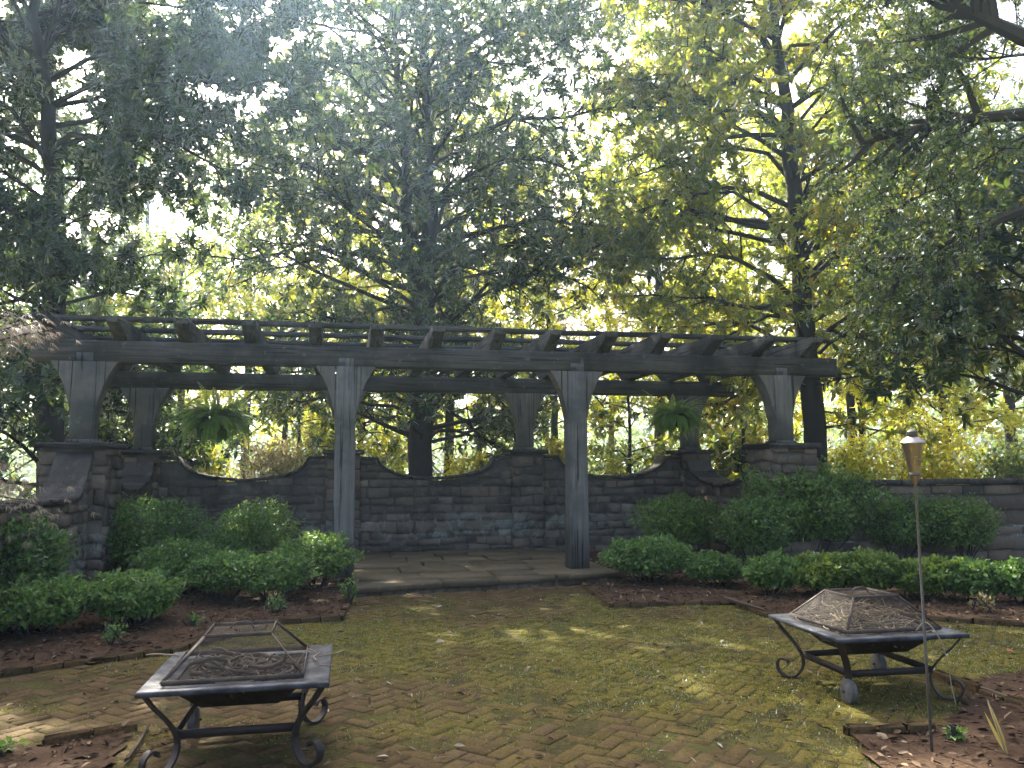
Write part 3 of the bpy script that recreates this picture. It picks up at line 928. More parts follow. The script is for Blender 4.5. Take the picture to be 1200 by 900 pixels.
CAPZ = 1.864
def wall_segment(parent, o, ax, L, ztop, nrm, th, rng, stone='stone', rh=(0.10, 0.19), sl=(0.16, 0.46), cop=True, hgt=0.055, over=0.045):
    c = MB(); wall_core(c, o, ax, L, lambda s: ztop(s), nrm, th)
    w = c.build('mortar_core', M['mortar'], parent)
    b = MB()
    nr = np.array(nrm[:2]); oo = np.array(o[:2])
    stone_face(b, oo - nr * th / 2, ax, L, ztop, -nr, rng, rh, sl)
    stone_face(b, oo + nr * th / 2, ax, L, ztop, nr, rng, rh, sl)
    b.build('stonework', M[stone], parent)
    if cop:
        k = MB(); coping(k, o, ax, L, ztop, nrm, th, rng, hgt, over)
        k.build('coping', M['cap'], parent)

def pillar(parent, u, n, w, top, rng, capw, caph=0.075, stone='stone'):
    b = MB(); h = w / 2
    c = uvp(u, n)[:2]
    z1 = top - caph
    core = MB(); q = h - 0.006
    cs = [c + U[:2] * sx * q + N[:2] * sy * q for sx, sy in ((-1, -1), (1, -1), (1, 1), (-1, 1))]
    core.add([(p[0], p[1], -0.1) for p in cs] + [(p[0], p[1], z1) for p in cs], [(0, 1, 5, 4), (1, 2, 6, 5), (2, 3, 7, 6), (3, 0, 4, 7), (4, 5, 6, 7)])
    p_ = b
    for (ax, out) in ((U, -N), (-U, N), (N, U), (-N, -U)):
        o = c - ax[:2] * h + out[:2] * h
        stone_face(b, o, ax, w, lambda s: z1, out, rng, (0.12, 0.2), (0.2, 0.42))
    pil = p_.build('pillar', M[stone], parent)
    core.build('mortar_core', M['mortar'], pil)
    k = MB(); hw = capw / 2
    Mx = Matrix.Translation((c[0], c[1], 0)) @ Matrix.Rotation(TH, 4, 'Z')
    k.box(-hw, -hw, z1, hw, hw, top, 0.014, Mx, 0.3, rng)
    k.build('pillar_cap', M['cap'], pil)
    return pil

def sag(L, zs, zb, sh=0.32):
    """shoulder, then a hanging curve down to zb and up again"""
    def f(s):
        if s < sh or s > L - sh: return zs
        t = (s - sh) / (L - 2 * sh) * 2 - 1
        return zb + (zs - zb) * (1 - math.sqrt(max(0, 1 - abs(t) ** 2.1)) if abs(t) < 1 else 1) * 1.0
    return f

rng = np.random.default_rng(77)
gw = empty('garden_wall', uvp(1.64, 3.305), 'dark stone garden wall with scooped tops and square pillars enclosing the pergola', 'wall')
WORLD_KIDS.add(gw.name)
WT = 0.40
PW = 0.56
US = [-SP, 0.0, SP, 2 * SP]
for i in range(3):
    a = US[i] + PW / 2; L = SP - PW
    wall_segment(gw, uvp(a, DP), U, L, sag(L, 1.70, 1.33), N, WT, rng)
for u in US: pillar(gw, u, DP, PW, CAPZ, rng, PW + 0.16)
for u in (US[0], US[3]):
    pillar(gw, u, 0.0, 0.74, CAPZ, rng, 0.86)
    a = 0.37; L = DP - 0.37 - PW / 2
    wall_segment(gw, uvp(u, a), N, L, sag(L, 1.62, 1.20, 0.12), -U, WT, rng)

lw = empty('low_wall', uvp(-SP, -1.6), 'low stone wall curving down from the left pillar behind the bronze maple', 'wall')
WORLD_KIDS.add(lw.name)
def wing(s):
    t = min(1, s / 0.62); return 1.14 + 0.56 * (1 - math.sin(t * PI / 2))
wall_segment(lw, uvp(-SP + 0.02, -0.375), -N, 4.2, wing, U, 0.36, rng)
bw = empty('boundary_wall', uvp(10, 0), 'straight low wall of broad tan stones with flat coping right of the lamp', 'wall')
WORLD_KIDS.add(bw.name)
wall_segment(bw, uvp(US[3] + 0.375, 0.0), U, 8.5, lambda s: 1.215, N, 0.42, rng, 'stone_tan', (0.17, 0.30), (0.35, 0.75), True, 0.085, 0.05)

# ================================================================== PERGOLA
BZ0, BZ1 = 2.911, 3.188
RZ0, RZ1 = 3.19, 3.445
PZ0, PZ1 = 3.447, 3.515
rp = np.random.default_rng(8)
perg = empty('pergola', uvp(0, 0), 'long grey weathered timber pergola on four front posts with curved knee braces', 'pergola', rz=TH)
def post(u, n, z0):
    b = MB(); h = 0.14
    zs = [z0, z0 + 0.25 * (BZ0 - z0), z0 + 0.5 * (BZ0 - z0), z0 + 0.75 * (BZ0 - z0), BZ0 - 0.002]
    ch = 0.014; vs = []; fs = []
    for z in zs:
        jx, jy = rp.normal(0, 0.003, 2); hh = h + rp.normal(0, 0.002)
        for sx, sy in ((-1, -1), (1, -1), (1, 1), (-1, 1)):
            for a in (0, 1):
                # two points per corner, ccw
                if (sx, sy) in ((-1, -1), (1, 1)): d = (0, ch) if a == 0 else (ch, 0)
                else: d = (ch, 0) if a == 0 else (0, ch)
                vs.append((u + jx + sx * (hh - d[0]), n + jy + sy * (hh - d[1]), z))
    m = 8
    for i in range(len(zs) - 1):
        for k in range(m): fs.append((i * m + k, i * m + (k + 1) % m, i * m + m + (k + 1) % m, i * m + m + k))
    fs.append(tuple(range(m))[::-1]); fs.append(tuple((len(zs) - 1) * m + k for k in range(m)))
    b.add(vs, fs, 0.5)
    # tenon end showing on the face of the beam
    if n == 0: b.box(u - 0.10, n - 0.1315, BZ0 + 0.0, u + 0.10, n - 0.12, BZ0 + 0.11, 0.002)
    if z0 > 1: b.box(u - 0.17, n - 0.17, z0, u + 0.17, n + 0.17, z0 + 0.045, 0.008)
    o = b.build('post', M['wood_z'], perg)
    for sg in (-1, 1):
        w = rp.uniform(0.24, 0.265); x0 = 0.148
        prof = [(x0, 2.24), (0.158, 2.30), (0.187, 2.44), (0.235, 2.60), (0.30, 2.745), (0.375, 2.875), (0.40, 2.925), (x0, BZ0 - 0.002)]
        prof = [(u + sg * p, z) for p, z in prof]
        prof[-2] = (prof[-2][0], BZ0 - 0.002)
        if sg < 0: prof = prof[::-1]
        k = MB(); k.prism(prof[::-1], 'y', n - w / 2, n + w / 2)
        k.build('knee_brace', M['wood_z'], o, bevel=0.006)
    return o
for i, u in enumerate(US):
    post(u, 0.0, 0.085 if i in (1, 2) else CAPZ)
for u in US: post(u, DP, CAPZ)
def beam(n, u0, u1):
    b = MB(); k = 26; vs = []; fs = []
    us = np.linspace(u0, u1, k); ch = 0.016
    for i, u in enumerate(us):
        w = 0.125 + rp.normal(0, 0.002); dz = rp.normal(0, 0.0025); z1 = BZ1 + dz; z0 = BZ0 + rp.normal(0, 0.002)
        for (q, z) in ((-w, z0 + ch), (-w, z1 - ch), (-w + ch, z1), (w - ch, z1), (w, z1 - ch), (w, z0 + ch), (w - ch, z0), (-w + ch, z0)):
            vs.append((u, n + q, z))
    for i in range(k - 1):
        for j in range(8): fs.append((i * 8 + j, i * 8 + (j + 1) % 8, i * 8 + 8 + (j + 1) % 8, i * 8 + 8 + j))
    fs.append(tuple(range(8))[::-1]); fs.append(tuple((k - 1) * 8 + j for j in range(8)))
    b.add(vs, [f[::-1] for f in fs], 0.5)
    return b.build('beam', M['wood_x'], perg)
beam(0.0, -SP - 0.64, 2 * SP + 0.95)
beam(DP, -SP - 0.64, 2 * SP + 0.92)
RU = [-SP + (k + 0.5) * SP / 4 for k in range(-1, 13)]
for u in RU:
    f = rp.normal(0, 0.02); w = 0.088 + rp.normal(0, 0.004); du = rp.normal(0, 0.008)
    top = RZ1 + rp.normal(0, 0.004)
    prof = [(-0.50 + f, top), (-0.51 + f, top - 0.08), (-0.38 + f, top - 0.135), (-0.20, RZ0 + 0.055), (-0.13, RZ0 + 0.01), (-0.10, RZ0),
            (DP + 0.10, RZ0), (DP + 0.20, RZ0 + 0.055), (DP + 0.33 - f, top - 0.105), (DP + 0.43 - f, top - 0.07), (DP + 0.42 - f, top)]
    b = MB(); b.prism(prof, 'x', u + du - w, u + du + w)
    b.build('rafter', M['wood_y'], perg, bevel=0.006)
for q in (-0.02, 0.80, 1.62, 2.45, 3.28):
    b = MB(); k = 20
    us = np.linspace(-SP - 0.85 + rp.uniform(-.1, .1), 2 * SP + 0.92 + rp.uniform(-.06, .06), k)
    pts = [(u, q + rp.normal(0, 0.004), (PZ0 + PZ1) / 2 + 0.001 + abs(rp.normal(0, 0.004))) for u in us]
    b.strip(pts, (0, 1, 0), 0.085, 0.066)
    b.build('purlin', M['wood_x'], perg)

# ================================================================== HANGING FERNS
def fern(px, py, n_, label, seed, spread, snap):
    """hanging basket fern; snap = rafter it hangs from"""
    rng = np.random.default_rng(seed)
    u = RU[snap]
    # distance along the rafter so that it is seen at px
    best = min(np.linspace(0.3, 3.0, 200), key=lambda n: abs((lambda p: 600 + FPX * p[0] / (p[1] * math.cos(PITCH) + 0.6 * math.sin(PITCH)))(uvp(u, n)) - px))
    p0 = uvp(u, best); c = pix(px, py + 4, Y=p0[1]); c[0] = p0[0]
    root = empty('hanging_fern', c, label, 'hanging plant', 'ferns hanging from the pergola')
    b = MB(); b.lathe([(0.06, -0.17), (0.115, -0.13), (0.15, -0.05), (0.165, 0.02), (0.175, 0.025), (0.16, 0.03), (0.02, 0.0)], 16)
    b.build('basket', M['basket'], root, smooth=True)
    h = MB(); top = RZ0 - c[2]
    for k in range(3):
        a = k * 2.1 + 0.4
        h.tube([(0.165 * math.cos(a), 0.165 * math.sin(a), 0.02), (0, 0, 0.52)], 0.0035, 5)
    h.tube([(0, 0, 0.5), (0, 0, top + 0.02)], 0.004, 6)
    h.build('hanger', M['iron'], root)
    P = []; D = []; Nn = []; L = []; W = []; T = []
    nf = 330
    for k in range(nf):
        az = k * 2.39996 + rng.normal(0, 0.25)
        ln = spread * (rng.uniform(0.6, 1.08) if k % 3 else rng.uniform(0.35, 0.6)); el = rng.uniform(0.0, 1.12) if k % 3 else rng.uniform(-0.7, 0.4)
        hd = np.array([math.cos(az), math.sin(az), 0]); side = np.array([-math.sin(az), math.cos(az), 0])
        t = np.linspace(0.05, 1, 26)
        ph = el - t * rng.uniform(0.5, 1.9)          # the stalk bends over as it goes out
        st = ln / 26
        r_ = np.cumsum(np.cos(ph)) * st; z_ = np.cumsum(np.sin(ph)) * st
        pts = hd * r_[:, None] + np.array([0, 0, 1]) * z_[:, None] + side * (rng.normal(0, 0.06) * t ** 2)[:, None] + hd * 0.06
        dd = unit(np.gradient(pts, axis=0)); tt = rng.normal(0.5, 0.25)
        for sg in (-1, 1):
            sd = unit(np.cross(dd, np.array([0, 0, 1.0]) + hd * 0.35)) * sg
            P.append(pts); D.append(sd + dd * 0.45 + rng.normal(0, 0.12, (26, 3))); Nn.append(np.cross(sd, dd) * sg)
            ll = (spread * 0.085 * np.sin(np.clip(t, 0, 1) * PI * 0.88 + 0.25) + 0.006)
            L.append(ll); W.append(np.full(26, spread * 0.036)); T.append(np.clip(tt + rng.normal(0, 0.1, 26), 0, 1))
    me = leaves_mesh('fronds', np.concatenate(P), np.concatenate(D), np.concatenate(Nn), np.concatenate(L), np.concatenate(W), np.concatenate(T), 'rhomb', 0.1)
    link('fronds', me, M['l_fern'], root)
fern(250, 487, 0, 'wide hanging fern with loose drooping fronds in the left bay of the pergola', 3, 0.80, 2)
fern(790, 484, 0, 'dense round hanging fern in front of the right rear pergola post', 4, 0.60, 11)

# ================================================================== FIRE PITS
def bez(pts, n=10):
    pts = np.array(pts, float); out = []
    P = np.vstack([2 * pts[0] - pts[1], pts, 2 * pts[-1] - pts[-2]])
    for i in range(1, len(P) - 2):
        for t in np.linspace(0, 1, n, endpoint=False):
            a, b_, c, d = P[i - 1], P[i], P[i + 1], P[i + 2]
            out.append(0.5 * (2 * b_ + (c - a) * t + (2 * a - 5 * b_ + 4 * c - d) * t * t + (3 * b_ - a - 3 * c + d) * t ** 3))
    out.append(pts[-1]); return np.array(out)

RIMZ = 0.425
def fire_pit(loc, rz, label, wheels, lid_off, lid_rz, seed):
    rng = np.random.default_rng(seed)
    root = empty('fire_pit', (loc[0], loc[1], 0.0), label, 'fire pit', 'square iron fire pits on the brick paving', rz)
    o_, i_ = 0.45, 0.315
    b = MB()
    def ring(r, z): return [(-r, -r, z), (r, -r, z), (r, r, z), (-r, r, z)]
    lv = [ring(o_ - 0.004, RIMZ - 0.028), ring(o_, RIMZ - 0.026), ring(o_, RIMZ - 0.006), ring(o_ - 0.008, RIMZ), ring(i_ + 0.004, RIMZ - 0.010), ring(i_, RIMZ - 0.014), ring(i_, RIMZ - 0.024), ring(o_ - 0.02, RIMZ - 0.012)]
    vs = [p for r in lv for p in r]; fs = []
    for a in range(len(lv)):
        c = (a + 1) % len(lv)
        for k in range(4): fs.append((a * 4 + k, a * 4 + (k + 1) % 4, c * 4 + (k + 1) % 4, c * 4 + k))
    b.add(vs, fs); b.build('rim', M['rim'], root)
    b = MB(); lv = [ring(i_ + 0.012, RIMZ - 0.026), ring(0.19, RIMZ - 0.155), ring(0.185, RIMZ - 0.150), ring(i_ + 0.004, RIMZ - 0.020)]
    vs = [p for r in lv for p in r]; fs = []
    for a in range(3):
        for k in range(4): fs.append((a * 4 + k, a * 4 + 4 + k, a * 4 + 4 + (k + 1) % 4, a * 4 + (k + 1) % 4))
    fs += [(4, 7, 6, 5), (8, 9, 10, 11)]; b.add(vs, fs)
    b.build('bowl', M['iron'], root)
    prof = bez([(0.585, RIMZ - 0.03), (0.535, 0.33), (0.455, 0.245), (0.405, 0.165), (0.405, 0.085), (0.45, 0.022), (0.51, 0.008), (0.565, 0.035), (0.583, 0.085), (0.555, 0.125), (0.515, 0.122), (0.503, 0.098)], 6)
    wprof = bez([(0.585, RIMZ - 0.03), (0.535, 0.33), (0.465, 0.25), (0.435, 0.17), (0.437, 0.075)], 6)
    for k, (sx, sy) in enumerate(((-1, -1), (1, -1), (1, 1), (-1, 1))):
        dx, dy = sx / math.sqrt(2), sy / math.sqrt(2); wd = (-dy, dx, 0)
        pr = wprof if k in wheels else prof
        b = MB(); b.strip([(r * dx, r * dy, z) for r, z in pr], wd, 0.042, 0.012)
        leg = b.build('leg', M['iron'], root, smooth=True)
        if k in wheels:
            Mx = Matrix.Translation((0.437 * dx, 0.437 * dy, 0.076)) @ Matrix.Rotation(rng.uniform(-0.15, 0.15), 4, 'Z') @ Matrix.Rotation(PI / 2, 4, 'Y')
            w = MB(); w.lathe([(0.02, -0.03), (0.062, -0.027), (0.074, -0.018), (0.076, 0.0), (0.074, 0.018), (0.062, 0.027), (0.02, 0.03)], 24, Mx)
            w.build('wheel', M['tyre'], root, smooth=True)
            ax = MB(); ax.lathe([(0.008, -0.045), (0.008, 0.045)], 10, Mx); ax.build('axle', M['iron'], leg)
    q = 0.41 / math.sqrt(2)
    for (x0, y0, x1, y1) in ((-q, -q, q, -q), (q, -q, q, q), (q, q, -q, q), (-q, q, -q, -q)):
        b = MB(); b.strip([(x0, y0, 0.175), (x1, y1, 0.175)], (0, 0, 1), 0.042, 0.008); b.build('stretcher', M['iron'], root)
    # spark screen lid: angle-iron frame and wire mesh
    lz = RIMZ + 0.004; hb, ht, hh = 0.335, 0.165, 0.195
    lid = MB(); Mx = Matrix.Translation((lid_off[0], lid_off[1], lz)) @ Matrix.Rotation(lid_rz, 4, 'Z')
    cb = [Vector((x * hb, y * hb, 0.012)) for x, y in ((-1, -1), (1, -1), (1, 1), (-1, 1))]
    ct = [Vector((x * ht, y * ht, hh)) for x, y in ((-1, -1), (1, -1), (1, 1), (-1, 1))]
    T = lambda v: Mx @ v
    for k in range(4):
        k2 = (k + 1) % 4
        lid.strip([T(cb[k]), T(cb[k2])], (0, 0, 1), 0.024, 0.006)
        lid.strip([T(ct[k]), T(ct[k2])], (0, 0, 1), 0.018, 0.006)
        sd = (ct[k2] - ct[k]).normalized()
        e = [T(cb[k]), T(ct[k])]
        lid.strip(e, Mx.to_3x3() @ sd, 0.020, 0.006)
    lo = lid.build('screen_lid', M['rust'], root)
    mesh = MB()
    f = 0.004
    for k in range(4):
        k2 = (k + 1) % 4
        mesh.add([T(v) for v in (cb[k], cb[k2], ct[k2], ct[k])], [(0, 1, 2, 3)])
    mesh.add([T(v - Vector((0, 0, 0.003))) for v in ct], [(0, 1, 2, 3)])
    mesh.build('wire_mesh', M['screen'], lo)
    h = MB(); pts = [T(Vector((0.06 * math.cos(a), 0, hh + 0.004 + 0.035 * math.sin(a)))) for a in np.linspace(0, PI, 11)]
    h.tube(pts, 0.005, 6); h.build('handle', M['rust'], lo)
    return root, Mx

def heap(name, label, loc, rz, n, seed, r0, lens, hgt, thick, tlo, thi, base=0.30, curl=0.35):
    rng = np.random.default_rng(seed)
    b = MB()
    for i in range(n):
        a = rng.uniform(0, 6.28); q = math.sqrt(rng.uniform(0, 1)) * r0
        x, y = q * math.cos(a), q * math.sin(a)
        zt = base + hgt * (1 - (q / r0) ** 2 * 0.75) * rng.uniform(0.1, 1)
        d = rng.uniform(0, 6.28); L = rng.uniform(*lens); cu = rng.normal(0, curl * 4)
        pts = []; ang = d; p = np.array([x, y, zt]); m = 7
        for k in range(m):
            pts.append(p.copy()); ang += cu / m + rng.normal(0, 0.15)
            p = p + np.array([math.cos(ang), math.sin(ang), rng.normal(0, 0.3)]) * L / m
            lim = 0.30 - max(0, p[2] - RIMZ) * 0.78 if p[2] > RIMZ - 0.02 else 0.15 + (p[2] - 0.28) * 1.0
            p[0] = np.clip(p[0], -lim, lim); p[1] = np.clip(p[1], -lim, lim); p[2] = np.clip(p[2], base - 0.01, RIMZ + 0.19)
        th = rng.uniform(*thick)
        b.tube(pts, [th] * (m - 1) + [th * 0.5], 5, rng.uniform(tlo, thi), True)
    o = b.build(name, M['twig'])
    o.location = (loc[0], loc[1], 0); o.rotation_euler = (0, 0, rz)
    return o

PA = ((-1.78 - 0.94 - 1.11 - 1.96) / 4, (3.89 + 4.08 + 5.11 + 4.83) / 4)
PB = (2.35, 5.57)
fire_pit(PA, R(11.5), 'iron fire pit with loose branches under its screen at the left of the paving', (3,), (-0.02, -0.03), R(1.0), 1)
fire_pit(PB, R(9.5), 'iron fire pit heaped with dry vines beside the tall metal torch', (0, 2), (0.0, 0.0), R(2.0), 2)
o = heap('twig_pile', '', PA, R(11.5), 210, 5, 0.29, (0.15, 0.5), 0.20, (0.003, 0.012), 0.05, 0.6)
tag(o, 'broken grey branches and twigs lying in the left fire pit', 'twigs', 'dead brushwood lying in the fire pits')
o = heap('twig_pile', '', PB, R(9.5), 560, 6, 0.29, (0.25, 0.6), 0.26, (0.0015, 0.0045), 0.5, 1.0, curl=0.6)
tag(o, 'tangled heap of pale dry vines filling the right fire pit', 'twigs', 'dead brushwood lying in the fire pits')
# twigs that lie across the rims
def loose(loc, rz, specs, label, seed):
    rng = np.random.default_rng(seed)
    for (x, y, d, L, th, t) in specs:
        b = MB(); pts = []; p = np.array([0, 0, th + 0.001]); a = d
        for k in range(6):
            pts.append(p.copy()); a += rng.normal(0, 0.25); p = p + np.array([math.cos(a), math.sin(a), rng.normal(0.02, 0.06)]) * L / 6
            p[2] = max(p[2], th + 0.001)
        b.tube(pts, [th] * 5 + [th * 0.4], 5, t)
        o = b.build('twig', M['twig'])
        w = Matrix.Rotation(rz, 3, 'Z') @ Vector((x, y, 0))
        o.location = (loc[0] + w.x, loc[1] + w.y, RIMZ + 0.002); o.rotation_euler = (0, 0, rz)
        tag(o, label, 'twig', 'twigs lying across a fire pit rim')
loose(PA, R(11.5), [(0.37, 0.0, 1.2, 0.22, 0.004, 0.9), (0.38, 0.1, 0.9, 0.25, 0.0035, 0.95), (0.36, 0.2, 1.8, 0.2, 0.004, 0.8), (0.39, -0.12, 0.6, 0.16, 0.003, 0.7),
                    (-0.40, 0.30, 2.7, 0.24, 0.005, 0.9), (-0.38, 0.35, 2.2, 0.16, 0.003, 0.8), (0.05, -0.38, 0.1, 0.3, 0.0035, 0.9), (-0.1, -0.37, -0.1, 0.22, 0.003, 0.6)],
      'pale dry twig lying across the rim of the left fire pit', 3)
loose(PB, R(9.5), [(-0.36, -0.2, 1.4, 0.2, 0.0035, 0.8), (-0.37, 0.1, 1.8, 0.25, 0.003, 0.9), (0.2, -0.38, 0.2, 0.3, 0.003, 0.8), (0.37, 0.1, 1.0, 0.2, 0.003, 0.8), (-0.2, -0.37, 2.9, 0.2, 0.003, 0.6)],
      'pale dry twig lying across the rim of the right fire pit', 4)
# one long stem hanging over the front of the right pit
b = MB(); b.tube(bez([(0, 0, 0), (0.05, -0.03, 0.06), (0.10, -0.08, -0.02), (0.13, -0.11, -0.16), (0.14, -0.12, -0.30), (0.15, -0.14, -0.415)], 5), 0.0035, 5, 0.9)
o = b.build('vine_stem', M['twig']); o.location = (PB[0] + 0.20, PB[1] - 0.33, RIMZ + 0.01)
tag(o, 'long dry stem hanging over the front of the right fire pit', 'stem')

# ================================================================== TORCH
base = pix(1092, 881); head = pix(1072.5, 565, Y=base[1] - 0.10)
root = empty('garden_torch', base, 'tall leaning metal garden torch with tapered steel canister on thin pole', 'torch')
ax = Vector(head - base); ln = ax.length
Mq = ax.to_track_quat('Z', 'Y').to_matrix().to_4x4()
b = MB(); b.lathe([(0.004, -0.06), (0.0075, 0.0), (0.0075, ln * 0.5), (0.0065, ln * 0.5 + 0.002), (0.0065, ln)], 10, Mq)
b.build('pole', M['darksteel'], root, smooth=True)
b = MB(); b.lathe([(0.008, ln - 0.012), (0.014, ln), (0.023, ln + 0.028), (0.025, ln + 0.045), (0.052, ln + 0.192), (0.055, ln + 0.203)], 28, Mq)
can = b.build('canister', M['steel'], root, smooth=True)
b = MB(); b.lathe([(0.0255, ln + 0.034), (0.0285, ln + 0.037), (0.0285, ln + 0.047), (0.0265, ln + 0.05)], 24, Mq); b.build('collar', M['darksteel'], can, smooth=True)
b = MB(); b.lathe([(0.055, ln + 0.2035), (0.0625, ln + 0.204), (0.0635, ln + 0.210), (0.058, ln + 0.215), (0.032, ln + 0.236), (0.026, ln + 0.240)], 28, Mq)
lid = b.build('lid', M['steel'], root, smooth=True)
b = MB(); b.lathe([(0.027, ln + 0.2405), (0.028, ln + 0.246), (0.026, ln + 0.266), (0.018, ln + 0.273), (0.004, ln + 0.275)], 20, Mq)
b.build('snuffer_cap', M['darksteel'], lid, smooth=True)

# ================================================================== SHRUBS
GL = 'clipped evergreen shrubs in the planting beds'
def sh(px, py, w, top, label, seed, mat='l_shrub', n=6500, ry=None, **k):
    c = pix(px, py); d = math.hypot(c[0], c[1])
    rx = w / 2 * c[1] / FPX
    c2 = c + np.array([0, 1, 0]) * (ry or rx) * 0.75
    h = pix(px, top, Y=c2[1])[2]
    rx = w / 2 * c2[1] / FPX
    c2[0] = pix(px, py, Y=c2[1])[0]
    return shrub('shrub', label, 'shrub', (c2[0], c2[1], 0.02), rx, ry or rx * 0.9, h / 0.93, n, mat, seed, group=GL, **k)
sh(38, 760, 150, 676, 'low rounded shrub at the left edge in the front of the bed', 11, n=7000)
sh(152, 746, 138, 670, 'low spreading shrub just behind the left fire pit screen', 12, n=6500, stem=10)
sh(158, 696, 190, 580, 'tall broad loose shrub before the left stone pillar', 13, n=9500, leafL=0.064, tmean=0.3)
sh(297, 676, 124, 580, 'round airy shrub standing against the scooped wall left of the second post', 14, n=5200, leafL=0.064, tmean=0.6, hollow=2.2)
sh(212, 706, 126, 632, 'small dense shrub in front of the tall left shrub', 15, n=5000)
sh(262, 712, 106, 646, 'small shrub between the left fire pit and the round airy shrub', 16, n=4500)
sh(318, 714, 112, 646, 'small shrub with bare lower stems in the middle of the left bed', 17, n=4500, stem=11)
sh(368, 698, 108, 622, 'bright green dense shrub hiding the foot of the second pergola post', 18, n=6500, tmean=0.65)
sh(760, 691, 122, 628, 'dense low shrub right of the third pergola post', 19, n=7500)
sh(798, 664, 128, 575, 'upright airy shrub in front of the right rear pillar', 20, n=7000, leafL=0.064, tmean=0.6, hollow=2.2)
sh(838, 694, 90, 648, 'small dark shrub between the low round shrub and the hedge row', 21, n=4200, tmean=0.3)
sh(950, 672, 200, 536, 'tallest broad shrub in front of the front right stone pillar', 22, n=17000, leafL=0.07, leafW=0.032, tmean=0.55, hollow=2.4, lump=0.38, ry=0.8)
sh(890, 676, 110, 575, 'leafy shrub squeezed between the right rear pillar and the tallest shrub', 27, n=6500, leafL=0.064, tmean=0.4)
sh(1050, 668, 140, 572, 'mid height shrub left of the torch before the boundary wall', 26, n=7000, leafL=0.064, tmean=0.45)
sh(1128, 668, 104, 576, 'loose open shrub right of the torch against the boundary wall', 23, n=5200, leafL=0.064, tmean=0.65, hollow=2.0)
lit = [(906, 704, 76, 650), (962, 706, 84, 648), (1020, 708, 86, 645), (1082, 711, 88, 652), (1144, 714, 84, 655), (1202, 717, 90, 655), (1262, 720, 90, 655)]
lab = ['leftmost small shrub of the low hedge behind the right fire pit', 'bright yellow-green shrub of the low hedge above the right fire pit screen',
       'full round shrub of the low hedge just left of the torch pole', 'shrub of the low hedge directly behind the torch pole', 'shrub of the low hedge one place right of the torch pole',
       'shrub of the low hedge cut by the right edge of the picture', 'end shrub of the low hedge beyond the right edge']
for i, (a, b_, c_, d_) in enumerate(lit[:6]):
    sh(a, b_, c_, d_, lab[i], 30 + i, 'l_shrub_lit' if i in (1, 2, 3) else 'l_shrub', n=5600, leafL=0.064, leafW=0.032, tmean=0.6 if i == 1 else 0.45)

def weed(px, py, h, w, label, seed, mat='l_shrub', n=140):
    c = pix(px, py)
    shrub('small_plant', label, 'plant', (c[0], c[1], 0.01), w, w, h, n, mat, seed, 0.05, 0.02, 'small weeds and seedlings in the beds', hollow=1.2, stem=3)
weed(410, 708, 0.34, 0.13, 'grey-green weed beside the corner of the stone terrace', 51, n=260)
weed(132, 758, 0.24, 0.14, 'straggly seedling in the mulch left of the left fire pit', 52, n=160)
weed(322, 722, 0.24, 0.13, 'seedling at the edge of the left bed above the left fire pit', 53, n=180)
weed(228, 738, 0.16, 0.07, 'tiny seedling behind the screen of the left fire pit', 54, n=80)
weed(1155, 722, 0.26, 0.16, 'dry brownish weed at the bed edge right of the torch', 55, 'l_brown', 200)
weed(1118, 868, 0.06, 0.06, 'small green weed in the soil at the foot of the torch', 56, n=50)
weed(8, 888, 0.10, 0.10, 'broad leaved weed in the bottom left corner', 57, n=40)

# bronze cut-leaf maple at the left edge
def maple():
    rng = np.random.default_rng(61)
    base = np.array([-6.0, 8.0, 0.0])
    root = empty('bronze_maple', base, 'bronze cut-leaf maple reaching in from the left edge', 'tree')
    tb = MB()
    tb.tube([(0, 0, -0.05), (0.05, 0, 0.5), (-0.02, -0.05, 1.1), (0.1, 0.0, 1.8), (0.15, 0.05, 2.4)], [0.09, 0.075, 0.065, 0.05, 0.02], 9, 0.4)
    P, D, Nn, T = [], [], [], []
    ends = [((50, 378), 7.5), ((35, 392), 7.3), ((5, 372), 7.6), ((18, 384), 7.4), ((64, 388), 7.6), ((-10, 400), 7.2), ((30, 375), 7.8), ((10, 545), 7.3), ((58, 572), 7.8), ((28, 588), 7.5), ((60, 606), 7.8), ((-20, 580), 7.4), ((20, 625), 7.6), ((-30, 545), 7.4), ((5, 645), 7.4)]
    for (pp, Y) in ends:
        e = pix(pp[0], pp[1], Y=Y) - base
        z0 = min(2.3, max(0.5, e[2] * 0.82)); st = np.array([0.05, 0, z0])
        mid = (st + e) / 2 + np.array([0, 0, 0.16])
        pts = bez([st, mid, e + np.array([0, 0, 0.02])], 7)
        tb.tube(pts, list(np.linspace(0.022, 0.004, len(pts))), 5, 0.5, False)
        nt = 46
        for k in range(nt):
            t = rng.uniform(0.45, 1.0); q, dd = interp_poly(pts, [t]); q = q[0]; dd = dd[0]
            off = np.array([rng.normal(0, 0.13), rng.normal(0, 0.16), rng.normal(0.0, 0.045)])
            c = q + off
            fwd = unit(dd * 0.7 + off * 1.5 + np.array([0.25, 0, -0.25])); sd = unit(np.cross(fwd, np.array([0, 0, 1.0])))
            for j in range(7):
                a = (j - 3) * 0.36
                P.append(c); D.append(fwd * math.cos(a) + sd * math.sin(a) + np.array([0, 0, -0.22 - 0.06 * abs(j - 3)]) + rng.normal(0, 0.06, 3)); Nn.append(np.array([0, 0, 1.0]) + rng.normal(0, 0.2, 3)); T.append(rng.uniform(0, 1))
    n = len(P)
    me = leaves_mesh('crown', np.array(P), np.array(D), np.array(Nn), rng.uniform(0.06, 0.12, n), rng.uniform(0.006, 0.011, n), np.array(T), 'rhomb', 0.2)
    link('crown', me, M['l_maple'], root)
    tb.build('trunk', M['bark'], root, smooth=True)
maple()
sh(245, 684, 120, 625, 'dark leafy shrub filling the middle of the left bed behind the small shrubs', 28, n=6500, tmean=0.35)
